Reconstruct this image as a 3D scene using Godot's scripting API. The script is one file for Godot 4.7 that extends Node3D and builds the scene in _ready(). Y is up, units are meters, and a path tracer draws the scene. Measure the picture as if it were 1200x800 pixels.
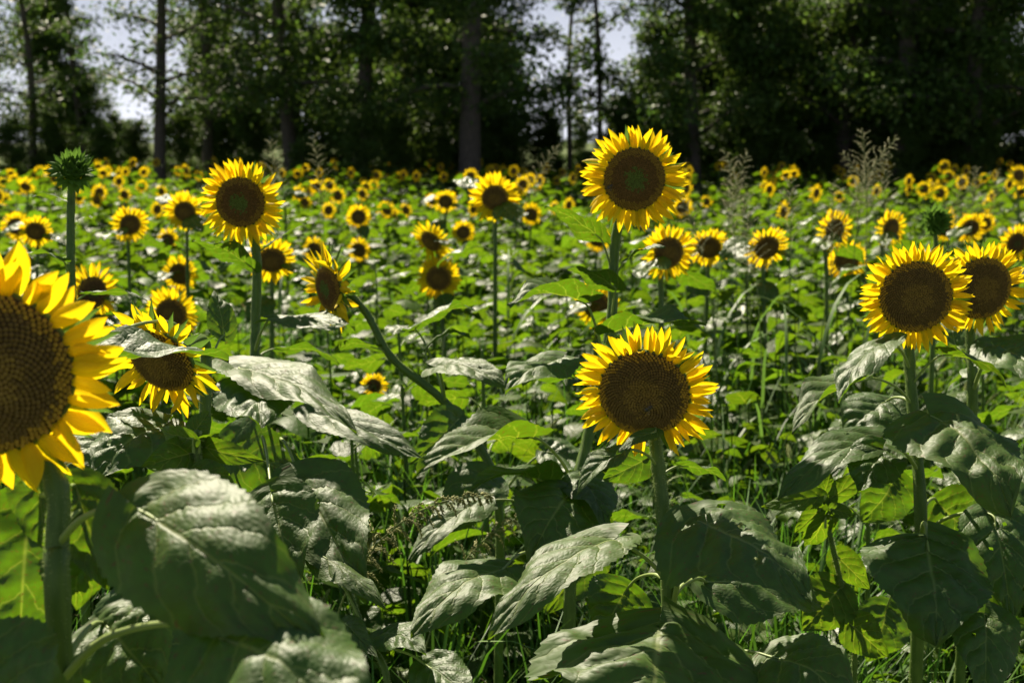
extends Node3D
# A field of sunflowers against the light, with a belt of trees behind it.

const FOCAL_PX := 1667.0        # 50 mm lens, 36 mm wide frame, in pixels of a 1200 x 800 picture
const EYE := Vector3(0.0, 1.65, 0.0)
const PITCH := -8.02            # degrees

var rng := RandomNumberGenerator.new()
var noise := FastNoiseLite.new()
var names := {}
var M := {}                     # materials
var petal_meshes := []
var bract_mesh: ArrayMesh
var floret_meshes := {}
var leaf_variants := []
var cam_basis: Basis


# ---------------------------------------------------------------- mesh builder
class MB:
	var v := PackedVector3Array()
	var uv := PackedVector2Array()
	var c := PackedColorArray()
	var idx := PackedInt32Array()
	var tint := Color(1, 1, 1)
	func vert(p: Vector3, t := Vector2.ZERO) -> int:
		v.append(p); uv.append(t); c.append(tint)
		return v.size() - 1
	func tri(a: int, b: int, d: int) -> void:
		idx.append(a); idx.append(b); idx.append(d)
	func quad(a: int, b: int, d: int, e: int) -> void:
		tri(a, b, d); tri(a, d, e)
	func tube(pts: PackedVector3Array, rad: PackedFloat32Array, sides: int, ribs := 0.0, cap := true) -> void:
		var start := v.size()
		var n := pts.size()
		var nrm := Vector3.ZERO
		var run := 0.0
		for i in n:
			var t := (pts[mini(i + 1, n - 1)] - pts[maxi(i - 1, 0)]).normalized()
			if i == 0:
				nrm = t.cross(Vector3(0.31, 0.2, 0.93)).normalized()
			else:
				run += pts[i].distance_to(pts[i - 1])
				nrm = (nrm - t * nrm.dot(t)).normalized()
			var b := t.cross(nrm)
			for s in sides + 1:
				var a := TAU * s / sides
				var r := rad[i] * (1.0 + ribs * cos(a * 5.0))
				vert(pts[i] + (nrm * cos(a) + b * sin(a)) * r, Vector2(float(s) / sides, run))
		for i in n - 1:
			for s in sides:
				var k := start + i * (sides + 1) + s
				quad(k, k + 1, k + sides + 2, k + sides + 1)
		if cap:
			var e := vert(pts[n - 1] + (pts[n - 1] - pts[n - 2]).normalized() * rad[n - 1] * 0.6)
			for s in sides:
				var k := start + (n - 1) * (sides + 1) + s
				tri(k, k + 1, e)
	func mesh(mat: Material) -> ArrayMesh:
		var nn := PackedVector3Array()
		nn.resize(v.size())
		for i in range(0, idx.size(), 3):
			var a := v[idx[i]]
			var fn := (v[idx[i + 2]] - a).cross(v[idx[i + 1]] - a)
			nn[idx[i]] += fn; nn[idx[i + 1]] += fn; nn[idx[i + 2]] += fn
		for i in nn.size():
			nn[i] = nn[i].normalized() if nn[i].length_squared() > 1e-20 else Vector3.UP
		var arr := []
		arr.resize(Mesh.ARRAY_MAX)
		arr[Mesh.ARRAY_VERTEX] = v
		arr[Mesh.ARRAY_NORMAL] = nn
		arr[Mesh.ARRAY_TEX_UV] = uv
		arr[Mesh.ARRAY_COLOR] = c
		arr[Mesh.ARRAY_INDEX] = idx
		var m := ArrayMesh.new()
		m.add_surface_from_arrays(Mesh.PRIMITIVE_TRIANGLES, arr)
		m.surface_set_material(0, mat)
		return m


# ---------------------------------------------------------------- small helpers
func lin(r: float, g: float, b: float) -> Color:
	return Color(r, g, b).linear_to_srgb()

func at(px: float, py: float, d: float) -> Vector3:      # the place seen at that pixel, d metres deep
	return EYE + cam_basis * Vector3((px - 600.0) / FOCAL_PX * d, -(py - 400.0) / FOCAL_PX * d, -d)

func numbered(called: String) -> String:
	var k: int = names.get(called, 0)
	names[called] = k + 1
	return called if k == 0 else "%s_%03d" % [called, k]

func thing(called: String, label: String, category: String, where := Vector3.ZERO, group := "") -> Node3D:
	var o := Node3D.new()
	o.name = numbered(called)
	add_child(o)
	o.position = where
	o.set_meta("label", label)
	o.set_meta("category", category)
	if group:
		o.set_meta("group", group)
	return o

func part(called: String, m: Mesh, parent: Node, xf := Transform3D()) -> MeshInstance3D:
	var o := MeshInstance3D.new()
	o.name = called
	o.mesh = m
	o.transform = xf
	parent.add_child(o, true)
	return o

func smooth_path(p: PackedVector3Array, per := 6) -> PackedVector3Array:
	var out := PackedVector3Array()
	for i in p.size() - 1:
		var a := p[maxi(i - 1, 0)]
		var d := p[mini(i + 2, p.size() - 1)]
		for k in per:
			out.append(p[i].cubic_interpolate(p[i + 1], a, d, float(k) / per))
	out.append(p[p.size() - 1])
	return out

func radii(n: int, a: float, b: float) -> PackedFloat32Array:
	var r := PackedFloat32Array()
	for i in n:
		r.append(lerpf(a, b, float(i) / (n - 1)))
	return r

func facing(yaw: float, down: float) -> Vector3:
	var y := deg_to_rad(yaw)
	var p := deg_to_rad(down)
	return Vector3(sin(y) * cos(p), -sin(p), cos(y) * cos(p))

func noise_tex(size: int, freq: float, lo: Color, hi: Color, kind := FastNoiseLite.TYPE_SIMPLEX_SMOOTH, s := 1) -> ImageTexture:
	var f := FastNoiseLite.new()
	f.noise_type = kind
	f.frequency = freq
	f.seed = s
	f.fractal_octaves = 4
	var im := f.get_seamless_image(size, size, false, false, 0.15)
	im.convert(Image.FORMAT_RGB8)
	for y in size:
		for x in size:
			im.set_pixel(x, y, lo.lerp(hi, im.get_pixel(x, y).r))
	return ImageTexture.create_from_image(im)


# ---------------------------------------------------------------- materials
func vein_phase(u: float, v: float) -> float:
	var av := absf(v)
	return u * 5.4 - pow(av, 1.15) * 1.7 + 0.30 + 0.22 * sin(u * 5.0 + (1.9 if v > 0.0 else 0.2)) + noise.get_noise_2d(u * 90.0, v * 60.0) * 0.35

func vein(u: float, v: float) -> float:        # 1 on a vein, 0 between
	var av := absf(v)
	var mid := exp(-pow(av / (0.018 + 0.016 * (1.0 - u)), 2.0))
	var ph := vein_phase(u, v)
	var d := absf(ph - roundf(ph))
	var side := exp(-pow(d / 0.042, 2.0)) * (1.0 - 0.6 * av) if ph > -0.3 else 0.0
	return maxf(mid, 0.8 * side)

func leaf_textures() -> void:
	var w := 512
	var h := 256
	M.leaf_col = []
	var hei := Image.create(w, h, false, Image.FORMAT_RGB8)
	var cell := FastNoiseLite.new()
	cell.noise_type = FastNoiseLite.TYPE_CELLULAR
	cell.cellular_return_type = FastNoiseLite.RETURN_DISTANCE2_SUB
	cell.frequency = 0.055
	cell.fractal_type = FastNoiseLite.FRACTAL_NONE
	var soft := FastNoiseLite.new()
	soft.frequency = 0.02
	var spot := FastNoiseLite.new()
	spot.frequency = 0.06
	for sheet in 3:
		soft.seed = sheet * 5 + 1
		spot.seed = sheet * 3 + 2
		var col := Image.create(w, h, false, Image.FORMAT_RGB8)
		for y in h:
			for x in w:
				var u := float(x) / w
				var v := float(y) / h * 2.0 - 1.0
				var k := vein(u, v)
				var t := clampf(cell.get_noise_2d(x, y * 1.6) * 0.5 + 0.5, 0.0, 1.0)
				var s := soft.get_noise_2d(x, y)
				var g := 0.86 + 0.2 * s + 0.10 * t
				var c := Color(0.083 * g * (1.0 - 0.12 * s), 0.162 * g, 0.019 * g)
				c = c.lerp(Color(0.24, 0.30, 0.11), 0.8 * k)
				var b := spot.get_noise_2d(x, y)
				if b > 0.44:                                   # brown specks and bites gone dry
					c = c.lerp(Color(0.13, 0.08, 0.03), clampf((b - 0.44) * 14.0, 0.0, 0.9))
				col.set_pixel(x, y, c.linear_to_srgb())
				if sheet == 0:
					var z := clampf(0.35 + 0.35 * t + 0.12 * s - 0.5 * k, 0.0, 1.0)
					hei.set_pixel(x, y, Color(z, z, z))
		M.leaf_col.append(ImageTexture.create_from_image(col))
	M.leaf_hei = ImageTexture.create_from_image(hei)

func leaf_material(sheet: int, tint: Color, through: float, rough: float, relief: float, spec := 0.62) -> StandardMaterial3D:
	var m := StandardMaterial3D.new()
	m.albedo_texture = M.leaf_col[sheet]
	m.albedo_color = tint.linear_to_srgb()
	m.vertex_color_use_as_albedo = true
	m.roughness = rough
	m.metallic_specular = spec
	m.backlight_enabled = true
	m.backlight = Color(through * 0.98, through, through * 0.2).linear_to_srgb()
	if relief > 0.0:
		m.heightmap_enabled = true
		m.heightmap_texture = M.leaf_hei
		m.heightmap_scale = relief
	m.cull_mode = BaseMaterial3D.CULL_DISABLED
	return m

func plain_material(c: Color, rough: float, through := 0.0, spec := 0.5) -> StandardMaterial3D:
	var m := StandardMaterial3D.new()
	m.albedo_color = c.linear_to_srgb()
	m.vertex_color_use_as_albedo = true
	m.roughness = rough
	m.metallic_specular = spec
	m.cull_mode = BaseMaterial3D.CULL_DISABLED
	if through > 0.0:
		m.backlight_enabled = true
		m.backlight = Color(through, through, through).linear_to_srgb()
	return m

func petal_texture() -> ImageTexture:
	var im := Image.create(128, 128, false, Image.FORMAT_RGB8)
	var f := FastNoiseLite.new()
	f.frequency = 0.06
	for y in 128:
		for x in 128:
			var s := f.get_noise_2d(x * 0.12, y * 1.5) * 0.16 + f.get_noise_2d(x * 0.6, y * 0.8 + 300.0) * 0.08
			im.set_pixel(x, y, Color(0.80 * (1.0 + 0.3 * s), 0.575 * (1.0 + s), 0.006).linear_to_srgb())
	return ImageTexture.create_from_image(im)

func make_materials() -> void:
	leaf_textures()
	M.leaf = [leaf_material(0, Color(1.0, 1.0, 1.0), 1.15, 0.53, 0.26, 0.6), leaf_material(1, Color(0.92, 0.95, 1.0), 1.15, 0.51, 0.26, 0.6), leaf_material(2, Color(1.1, 1.05, 0.95), 1.15, 0.55, 0.26, 0.58)]
	M.mid_leaf = [leaf_material(0, Color(1.0, 1.0, 1.0), 1.25, 0.40, 0.2, 0.46), leaf_material(1, Color(0.92, 0.95, 1.0), 1.25, 0.40, 0.2, 0.46), leaf_material(2, Color(1.1, 1.05, 0.95), 1.2, 0.42, 0.2, 0.5)]
	M.young_leaf = leaf_material(1, Color(1.3, 1.2, 1.1), 1.15, 0.55, 0.15, 0.45)
	M.far_leaf = leaf_material(1, Color(1.05, 1.05, 1.0), 1.3, 0.42, 0.3, 0.41)
	var pt := petal_texture()
	M.petal = []
	for k in [Color(1, 1, 1), Color(1.03, 1.06, 1), Color(0.98, 0.92, 1)]:
		var m := plain_material(k, 0.6, 1.15, 0.35)
		m.albedo_texture = pt
		m.heightmap_enabled = true
		m.heightmap_texture = pt
		m.heightmap_scale = 0.12
		M.petal.append(m)
	M.floret = plain_material(Color(1, 1, 1), 0.8, 0.0, 0.35)
	M.bract = plain_material(Color(0.10, 0.19, 0.025), 0.7, 0.9, 0.3)
	M.stem = plain_material(Color(0.12, 0.195, 0.024), 0.5, 0.6)
	M.stem.albedo_texture = noise_tex(128, 0.03, Color(0.8, 0.85, 0.75), Color(1, 1, 1))
	M.stem.uv1_scale = Vector3(2, 6, 1)
	M.stem.rim_enabled = true
	M.stem.rim = 0.1
	M.petiole = plain_material(Color(0.20, 0.27, 0.06), 0.5, 0.25)
	M.petiole.rim_enabled = true
	M.petiole.rim = 0.15
	M.hair = plain_material(Color(0.42, 0.48, 0.20), 0.6, 0.8)
	M.grass = plain_material(Color(1, 1, 1), 0.5, 0.9)
	M.seed = plain_material(Color(1, 1, 1), 0.7, 0.6)
	M.tree_leaf = plain_material(Color(1, 1, 1), 0.55, 0.95, 0.4)
	M.bark = plain_material(Color(1, 1, 1), 0.9)
	M.bark.albedo_texture = noise_tex(256, 0.03, Color(0.105, 0.084, 0.062).linear_to_srgb(), Color(0.045, 0.036, 0.027).linear_to_srgb(), FastNoiseLite.TYPE_SIMPLEX, 4)
	M.bark.uv1_scale = Vector3(3, 0.6, 1)
	M.soil = plain_material(Color(1, 1, 1), 0.95, 0.0, 0.2)
	M.soil.albedo_texture = noise_tex(512, 0.02, Color(0.05, 0.085, 0.02).linear_to_srgb(), Color(0.10, 0.11, 0.04).linear_to_srgb(), FastNoiseLite.TYPE_SIMPLEX, 9)
	M.soil.uv1_scale = Vector3(400, 400, 1)
	M.bee = plain_material(Color(1, 1, 1), 0.6)
	M.wing = plain_material(Color(0.6, 0.58, 0.5, 0.35), 0.3, 0.5)
	M.wing.transparency = BaseMaterial3D.TRANSPARENCY_ALPHA
	M.wing.albedo_color = Color(0.4, 0.36, 0.3, 0.3)
	M.wing.roughness = 0.6


# ---------------------------------------------------------------- leaves
func leaf_mesh(L: float, W: float, sag: float, fold: float, curl: float, twist: float, s: int, nu: int, nv: int, mat: Material, quilt := 1.0, tint := Color(1, 1, 1)) -> ArrayMesh:
	var mb := MB.new()
	mb.tint = tint
	var ph1 := fmod(s * 1.7, TAU)
	var ph2 := fmod(s * 2.9, TAU)
	var skew := 0.06 * sin(s * 3.3)
	for i in nu + 1:
		var u := pow(float(i) / nu, 1.35)
		var hw := W * 0.5 * pow(maxf(0.0, sin(PI * pow(u, 0.56))), 0.88) * (1.0 - 0.12 * u)
		for j in nv + 1:
			var q := 2.0 * j / nv - 1.0
			var av := absf(q)
			var teeth := 1.0
			if j == 0 or j == nv:
				teeth = 1.0 + (0.03 if i % 2 == 0 else -0.015) + 0.03 * noise.get_noise_2d(i * 40.0, s * 9.0)
			var z := hw * q * teeth
			var x := L * u - 0.17 * L * pow(av, 1.5) * pow(1.0 - u, 4.0) + skew * L * q * u * (1.0 - u)
			var y := sag * 4.0 * u * (1.0 - u)
			y += fold * absf(z) - curl * z * z / W
			y += W * 0.07 * sin(u * 8.0 + ph1 + (1.6 if q > 0.0 else 0.0)) * av * av
			y += W * 0.035 * sin(u * 15.0 + ph2 + (2.6 if q > 0.0 else 0.0)) * pow(av, 3.0)
			y += noise.get_noise_3d(x * 420.0 / (L + 0.001) * 0.25, z * 420.0 / (L + 0.001) * 0.25, s * 13.0) * W * 0.07
			if quilt > 0.0:
				var ph := vein_phase(u, q)
				y += quilt * W * 0.052 * (pow(absf(sin(PI * ph)), 0.6) - 0.6) * (1.0 - pow(av, 3.0)) * minf(1.0, av * 5.0) * minf(1.0, hw * 6.0 / W)
				y -= quilt * W * 0.018 * exp(-pow(av / 0.06, 2.0))
			var a := twist * u + twist * 0.3
			mb.vert(Vector3(x, y * cos(a) - z * sin(a), y * sin(a) + z * cos(a)), Vector2(u, 0.5 + 0.5 * q))
	var bites := {}
	if nu > 40 and s % 2 == 0:
		for b in 1 + s % 4:
			var bi := 4 + (s * 7 + b * 13) % (nu - 8)
			var bj := (2 + (s * 3 + b * 5) % (nv - 4))
			if absi(bj - nv / 2) > 1:
				bites[bi * nv + bj] = true
				if b % 2 == 0:
					bites[(bi + 1) * nv + bj] = true
	for i in nu:
		for j in nv:
			if bites.has(i * nv + j):
				continue
			var k := i * (nv + 1) + j
			mb.quad(k, k + nv + 1, k + nv + 2, k + 1)
	return mb.mesh(mat)

func leaf_frame(base: Vector3, tip: Vector3, up: Vector3) -> Transform3D:
	var x := (tip - base).normalized()
	var y := (up - x * up.dot(x)).normalized()
	return Transform3D(Basis(x, y, x.cross(y)), base)

# A leaf of a plant standing at plant.position: blade from base to tip (world), top side towards up; its petiole runs to from.
func hero_leaf(plant: Node3D, from: Vector3, base: Vector3, tip: Vector3, up: Vector3, W: float, sag := 0.02, fold := 0.12, curl := 0.35, twist := 0.0, mat = null) -> void:
	var o := plant.position
	var L := base.distance_to(tip)
	var s := rng.randi_range(1, 900)
	var m: Material = mat if mat else M.leaf[s % 3]
	var xf := leaf_frame(base - o, tip - o, up)
	var lf := part("leaf", leaf_mesh(L, W, sag, fold, curl, twist, s, 46, 18, m), plant, xf)
	if from == Vector3.INF:
		return
	var inv := xf.affine_inverse()
	var a := inv * (from - o)
	var b := Vector3(0.0, 0.0, 0.0)
	var mid := (a + b) * 0.5 + inv.basis * Vector3(0, 0.18 * a.length(), 0)
	var mb := MB.new()
	var pts := smooth_path(PackedVector3Array([a, a.lerp(mid, 0.62), mid.lerp(b, 0.45), b, Vector3(L * 0.12, sag * 0.4 - W * 0.01, 0)]), 5)
	mb.tube(pts, radii(pts.size(), clampf(W * 0.03, 0.0026, 0.0055), 0.0014), 8, 0.0)
	part("petiole", mb.mesh(M.petiole), lf)


# ---------------------------------------------------------------- flower heads
func petal_mesh(s: int, nu: int, nv: int) -> ArrayMesh:
	var mb := MB.new()
	var bend := [0.10, -0.12, 0.2, -0.02, 0.3, -0.22, 0.05, 0.16][s % 8] as float
	var side := [0.05, -0.09, 0.02, 0.1, -0.05, 0.0, -0.12, 0.08][s % 8] as float
	var wide := [0.24, 0.21, 0.26, 0.19, 0.23, 0.25, 0.20, 0.22][s % 8] as float
	var tw := [0.2, -0.5, 0.5, -0.2, 0.7, 0.0, -0.8, 0.35][s % 8] as float
	for i in nu + 1:
		var u := float(i) / nu
		var hw := wide * 0.5 * (0.55 + 0.75 * sin(PI * pow(u, 0.85) * 0.93)) * sqrt(maxf(0.0, 1.0 - pow(u, 3.2)))
		for j in nv + 1:
			var q := 2.0 * j / nv - 1.0
			var z := hw * q
			var y := bend * u * u + 0.9 * z * z / wide + 0.012 * cos(q * PI * 2.0) * (1.0 - u)
			var a := tw * u * u
			mb.vert(Vector3(u, y * cos(a) - z * sin(a), y * sin(a) + z * cos(a) + side * u * u), Vector2(u, 0.5 + 0.5 * q + 0.13 * s))
	for i in nu:
		for j in nv:
			var k := i * (nv + 1) + j
			mb.quad(k, k + nv + 1, k + nv + 2, k + 1)
	return mb.mesh(M.petal[s % 3])

func disc_height(r: float, dome: float) -> float:
	return dome * (1.0 - r * r) - 0.10 * exp(-r * r * 9.0)

func floret_mesh(kind: String, count: int) -> ArrayMesh:      # unit disc, facing +z
	var key := "%s%d" % [kind, count]
	if floret_meshes.has(key):
		return floret_meshes[key]
	var r2 := RandomNumberGenerator.new()
	r2.seed = 77 + count
	var mb := MB.new()
	var dome: float = {"young": 0.20, "ripe": 0.30, "bud": 0.3}[kind]
	for i in count:
		var r := sqrt((i + 0.5) / count)
		var a := i * 2.39996323
		var c := Color(0.105, 0.064, 0.017)
		if kind == "young":
			c = Color(0.075, 0.10, 0.018) if r < 0.24 + 0.24 * r2.randf() else (Color(0.10, 0.052, 0.014) if r < 0.72 + 0.12 * r2.randf() else Color(0.17, 0.10, 0.016))
		elif r < 0.35 + 0.2 * r2.randf():
			c = Color(0.15, 0.092, 0.020)
		elif r > 0.80 + 0.12 * r2.randf():
			c = Color(0.25, 0.145, 0.018)
		mb.tint = c * (1.2 + 0.6 * r2.randf())
		var sz := 1.75 / sqrt(count) * 0.62
		var hgt := sz * (1.1 + 0.9 * r2.randf())
		a += r2.randf_range(-0.25, 0.25) * sz / maxf(r, 0.1)
		var p := Vector3(cos(a) * r, sin(a) * r, disc_height(r, dome))
		var rad := Vector3(cos(a), sin(a), 0)
		var tan_ := Vector3(-sin(a), cos(a), 0)
		var nz := (Vector3(0, 0, 1) + rad * 2.0 * dome * r * 0.8).normalized()
		var e := mb.vert(p + nz * hgt + rad * sz * (0.5 - r2.randf()) * 0.6)
		var ring := []
		for k in 5:
			var b := TAU * k / 5.0 + a
			ring.append(mb.vert(p + (rad * cos(b) + tan_ * sin(b)) * sz - nz * sz * 0.2))
		for k in 5:
			mb.tri(ring[k], ring[(k + 1) % 5], e)
	floret_meshes[key] = mb.mesh(M.floret)
	return floret_meshes[key]

func disc_mesh(dome: float) -> ArrayMesh:                      # unit disc with a rounded green back
	var mb := MB.new()
	var prof := []
	for i in 9:
		var r := i / 8.0
		prof.append([r, disc_height(r, dome) - 0.012, Color(0.06, 0.032, 0.010)])
	for k in [[1.06, -0.06], [1.03, -0.16], [0.85, -0.32], [0.55, -0.45], [0.25, -0.58], [0.12, -0.75]]:
		prof.append([k[0], k[1], Color(0.10, 0.17, 0.035)])
	var sides := 28
	for i in prof.size():
		mb.tint = prof[i][2]
		for s in sides + 1:
			var a := TAU * s / sides
			mb.vert(Vector3(cos(a) * prof[i][0], sin(a) * prof[i][0], prof[i][1]))
	for i in prof.size() - 1:
		for s in sides:
			var k: int = i * (sides + 1) + s
			mb.quad(k, k + 1, k + sides + 2, k + sides + 1)
	return mb.mesh(M.floret)

func make_bract() -> ArrayMesh:
	var mb := MB.new()
	for i in 6:
		var u := i / 5.0
		var hw := 0.17 * (1.0 - pow(u, 1.3)) * (0.75 + 0.6 * sin(PI * u)) + 0.002
		for q in [-1.0, 0.0, 1.0]:
			mb.vert(Vector3(u, 0.16 * u * u - (0.05 if q == 0.0 else 0.0), hw * q), Vector2(u, q))
	for i in 5:
		for j in 2:
			var k := i * 3 + j
			mb.quad(k, k + 3, k + 4, k + 1)
	return mb.mesh(M.bract)

func head_basis(n: Vector3, roll := 0.0) -> Basis:
	var x := Vector3.UP.cross(n).normalized()
	var b := Basis(x, n.cross(x), n)
	return b * Basis(Vector3(0, 0, 1), roll)

func spoke(a: float, r: float, z: float, lift: float, scale: float, wide := 1.0, spin := 0.0) -> Transform3D:
	var rad := Vector3(cos(a), sin(a), 0)
	var x := (rad * cos(lift) + Vector3(0, 0, 1) * sin(lift)).normalized()
	var zz := Vector3(-sin(a), cos(a), 0)
	var y := zz.cross(x)
	var b := Basis(x, y, zz) * Basis(Vector3(1, 0, 0), spin)
	b = b * Basis.from_scale(Vector3(scale, scale * wide, scale * wide))
	return Transform3D(b, rad * r + Vector3(0, 0, z))

# Hero head, centre of the disc at o (in the plant's own axes), facing n.
func hero_head(plant: Node3D, o: Vector3, n: Vector3, disc_r: float, petal_len: float, kind: String, petals: int, droop := 0.0, skip := [], broad := 1.0) -> Node3D:
	var h := Node3D.new()
	h.name = "flower_head"
	plant.add_child(h, true)
	h.transform = Transform3D(head_basis(n, rng.randf() * 0.5), o)
	var dome: float = {"young": 0.20, "ripe": 0.30}[kind]
	var sc := Transform3D(Basis.from_scale(Vector3.ONE * disc_r), Vector3.ZERO)
	part("disc", disc_mesh(dome), h, sc)
	var f := part("florets", floret_mesh(kind, 900 if disc_r > 0.06 else 620), h, sc)
	f.set_meta("kind", "stuff")
	var roll_off: float = atan2(h.basis.x.y, h.basis.y.y)
	for i in petals:
		var layer := i % 2
		var a := TAU * (i + rng.randf_range(-0.42, 0.42)) / petals
		# which way this petal points in the upright picture of the head: gravity lets the lower ones hang, the upper ones stand
		var dir := h.basis * Vector3(cos(a), sin(a), 0)
		var gap := false
		for g in skip:
			if absf(angle_difference(atan2(dir.y, dir.x), deg_to_rad(g))) < 0.2:
				gap = true
		if gap:
			continue
		var lift := rng.randf_range(-0.1, 0.4) - layer * 0.28 + droop
		if rng.randf() < 0.2:
			lift += rng.randf_range(0.2, 0.8)
		var ln := petal_len * rng.randf_range(0.78, 1.16) * 1.2
		part("petal", petal_meshes[rng.randi() % 8], h, spoke(a, disc_r * 0.97, -0.02 * disc_r - layer * 0.07 * disc_r, lift, ln, rng.randf_range(0.85, 1.15) * broad, rng.randf_range(-0.45, 0.45)))
	for i in 26:
		var a := TAU * (i + rng.randf_range(-0.4, 0.4)) / 26.0
		part("bract", bract_mesh, h, spoke(a, disc_r * 0.98, -disc_r * (0.16 + 0.12 * (i % 2)), rng.randf_range(-0.5, 0.35), petal_len * rng.randf_range(0.7, 1.08) + disc_r * 0.15, 0.8, rng.randf_range(-0.2, 0.2)))
	return h

# Head of a plant farther off: disc, florets and one ring of petals.
func petal_ring(disc_r: float, petal_len: float, petals: int, nu: int, nv: int, droop: float) -> ArrayMesh:
	var mb := MB.new()
	for i in petals:
		var layer := i % 2
		var a := TAU * (i + rng.randf_range(-0.4, 0.4)) / petals
		var xf := spoke(a, disc_r * 0.95, -layer * 0.07 * disc_r, rng.randf_range(-0.1, 0.35) - layer * 0.25 + droop, petal_len * rng.randf_range(0.85, 1.2) * 1.1, rng.randf_range(0.95, 1.2), rng.randf_range(-0.4, 0.4))
		var bend := rng.randf_range(-0.2, 0.25)
		var k := rng.randf_range(0.85, 1.1)
		mb.tint = Color(k, k * rng.randf_range(0.9, 1.1), k)
		var st := mb.v.size()
		for p in nu + 1:
			var u := float(p) / nu
			var hw := 0.115 * (0.55 + 0.75 * sin(PI * u * 0.93)) * sqrt(maxf(0.0, 1.0 - pow(u, 3.0)))
			for q in nv + 1:
				var w := 2.0 * q / nv - 1.0
				mb.vert(xf * Vector3(u, bend * u * u + 0.06 * w * w, hw * w), Vector2(u, 0.5 + 0.5 * w + 0.17 * i))
		for p in nu:
			for q in nv:
				var j := st + p * (nv + 1) + q
				mb.quad(j, j + nv + 1, j + nv + 2, j + 1)
	return mb.mesh(M.petal[0])

func bracts_mesh(disc_r: float, length: float, count: int) -> ArrayMesh:
	var mb := MB.new()
	for i in count:
		var a := TAU * (i + rng.randf_range(-0.4, 0.4)) / count
		var xf := spoke(a, disc_r * 0.98, -disc_r * (0.16 + 0.12 * (i % 2)), rng.randf_range(-0.5, 0.2), length, 0.9)
		var st := mb.v.size()
		for p in 4:
			var u := p / 3.0
			for w in [-1.0, 1.0]:
				mb.vert(xf * Vector3(u, 0.1 * u * u, 0.16 * (1.0 - u) * w))
		for p in 3:
			var j := st + p * 2
			mb.quad(j, j + 2, j + 3, j + 1)
	return mb.mesh(M.bract)

func bud_head(plant: Node3D, o: Vector3, n: Vector3, r: float, pieces: bool) -> void:
	var h := Node3D.new()
	h.name = "flower_bud"
	plant.add_child(h, true)
	h.transform = Transform3D(head_basis(n), o)
	var core := MB.new()
	for i in 9:
		var a := PI * i / 8.0
		for k in 17:
			var b := TAU * k / 16.0
			core.vert(Vector3(cos(b) * sin(a) * r * 0.95, sin(b) * sin(a) * r * 0.95, -cos(a) * r * 0.72))
	for i in 8:
		for k in 16:
			core.quad(i * 17 + k, i * 17 + k + 1, i * 17 + k + 18, i * 17 + k + 17)
	part("bud_core", core.mesh(M.bract), h)
	if pieces:
		for ring in 6:
			var count: int = [18, 20, 18, 15, 11, 7][ring]
			for i in count:
				var a := TAU * (i + ring * 0.5 + rng.randf_range(-0.3, 0.3)) / count
				part("bract", bract_mesh, h, spoke(a, r * [0.75, 0.96, 0.98, 0.85, 0.62, 0.35][ring], r * [-0.55, -0.25, 0.05, 0.35, 0.52, 0.62][ring], [-0.2, 0.45, 0.95, 1.35, 1.75, 2.1][ring] + rng.randf_range(-0.3, 0.3), r * rng.randf_range(0.75, 1.15), rng.randf_range(1.5, 2.0)))
	else:
		part("bracts", bracts_mesh(r, r * 0.7, 34), h).set_meta("kind", "stuff")
		var mb := bracts_mesh(r * 0.8, r * 0.8, 30)
		part("bracts", mb, h, Transform3D(Basis(), Vector3(0, 0, r * 0.4))).set_meta("kind", "stuff")


# ---------------------------------------------------------------- plants
func stem_mesh(pts: PackedVector3Array, r0: float, r1: float, sides := 14) -> ArrayMesh:
	var mb := MB.new()
	var rr := radii(pts.size(), r0, r1)
	for i in rr.size():
		rr[i] *= 1.0 + 0.14 * noise.get_noise_2d(i * 31.0, r0 * 9000.0) + (0.10 if i % 9 == 4 else 0.0)
	mb.tube(pts, rr, sides, 0.05)
	return mb.mesh(M.stem)

func stem_hairs(pts: PackedVector3Array, r0: float, r1: float, count: int) -> ArrayMesh:
	var mb := MB.new()
	var n := pts.size()
	for i in count:
		var t := rng.randf() * (n - 1.001)
		var k := int(t)
		var p := pts[k].lerp(pts[k + 1], t - k)
		var d := (pts[k + 1] - pts[k]).normalized()
		var s := d.cross(Vector3(rng.randf_range(-1, 1), 0.1, rng.randf_range(-1, 1))).normalized()
		var r := lerpf(r0, r1, t / (n - 1))
		var q := p + s * r * 0.95
		var w := d * 0.00034
		var e := q + s * rng.randf_range(0.002, 0.0045) + d * rng.randf_range(-0.001, 0.0008)
		mb.tri(mb.vert(q - w), mb.vert(q + w), mb.vert(e))
	return mb.mesh(M.hair)

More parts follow.
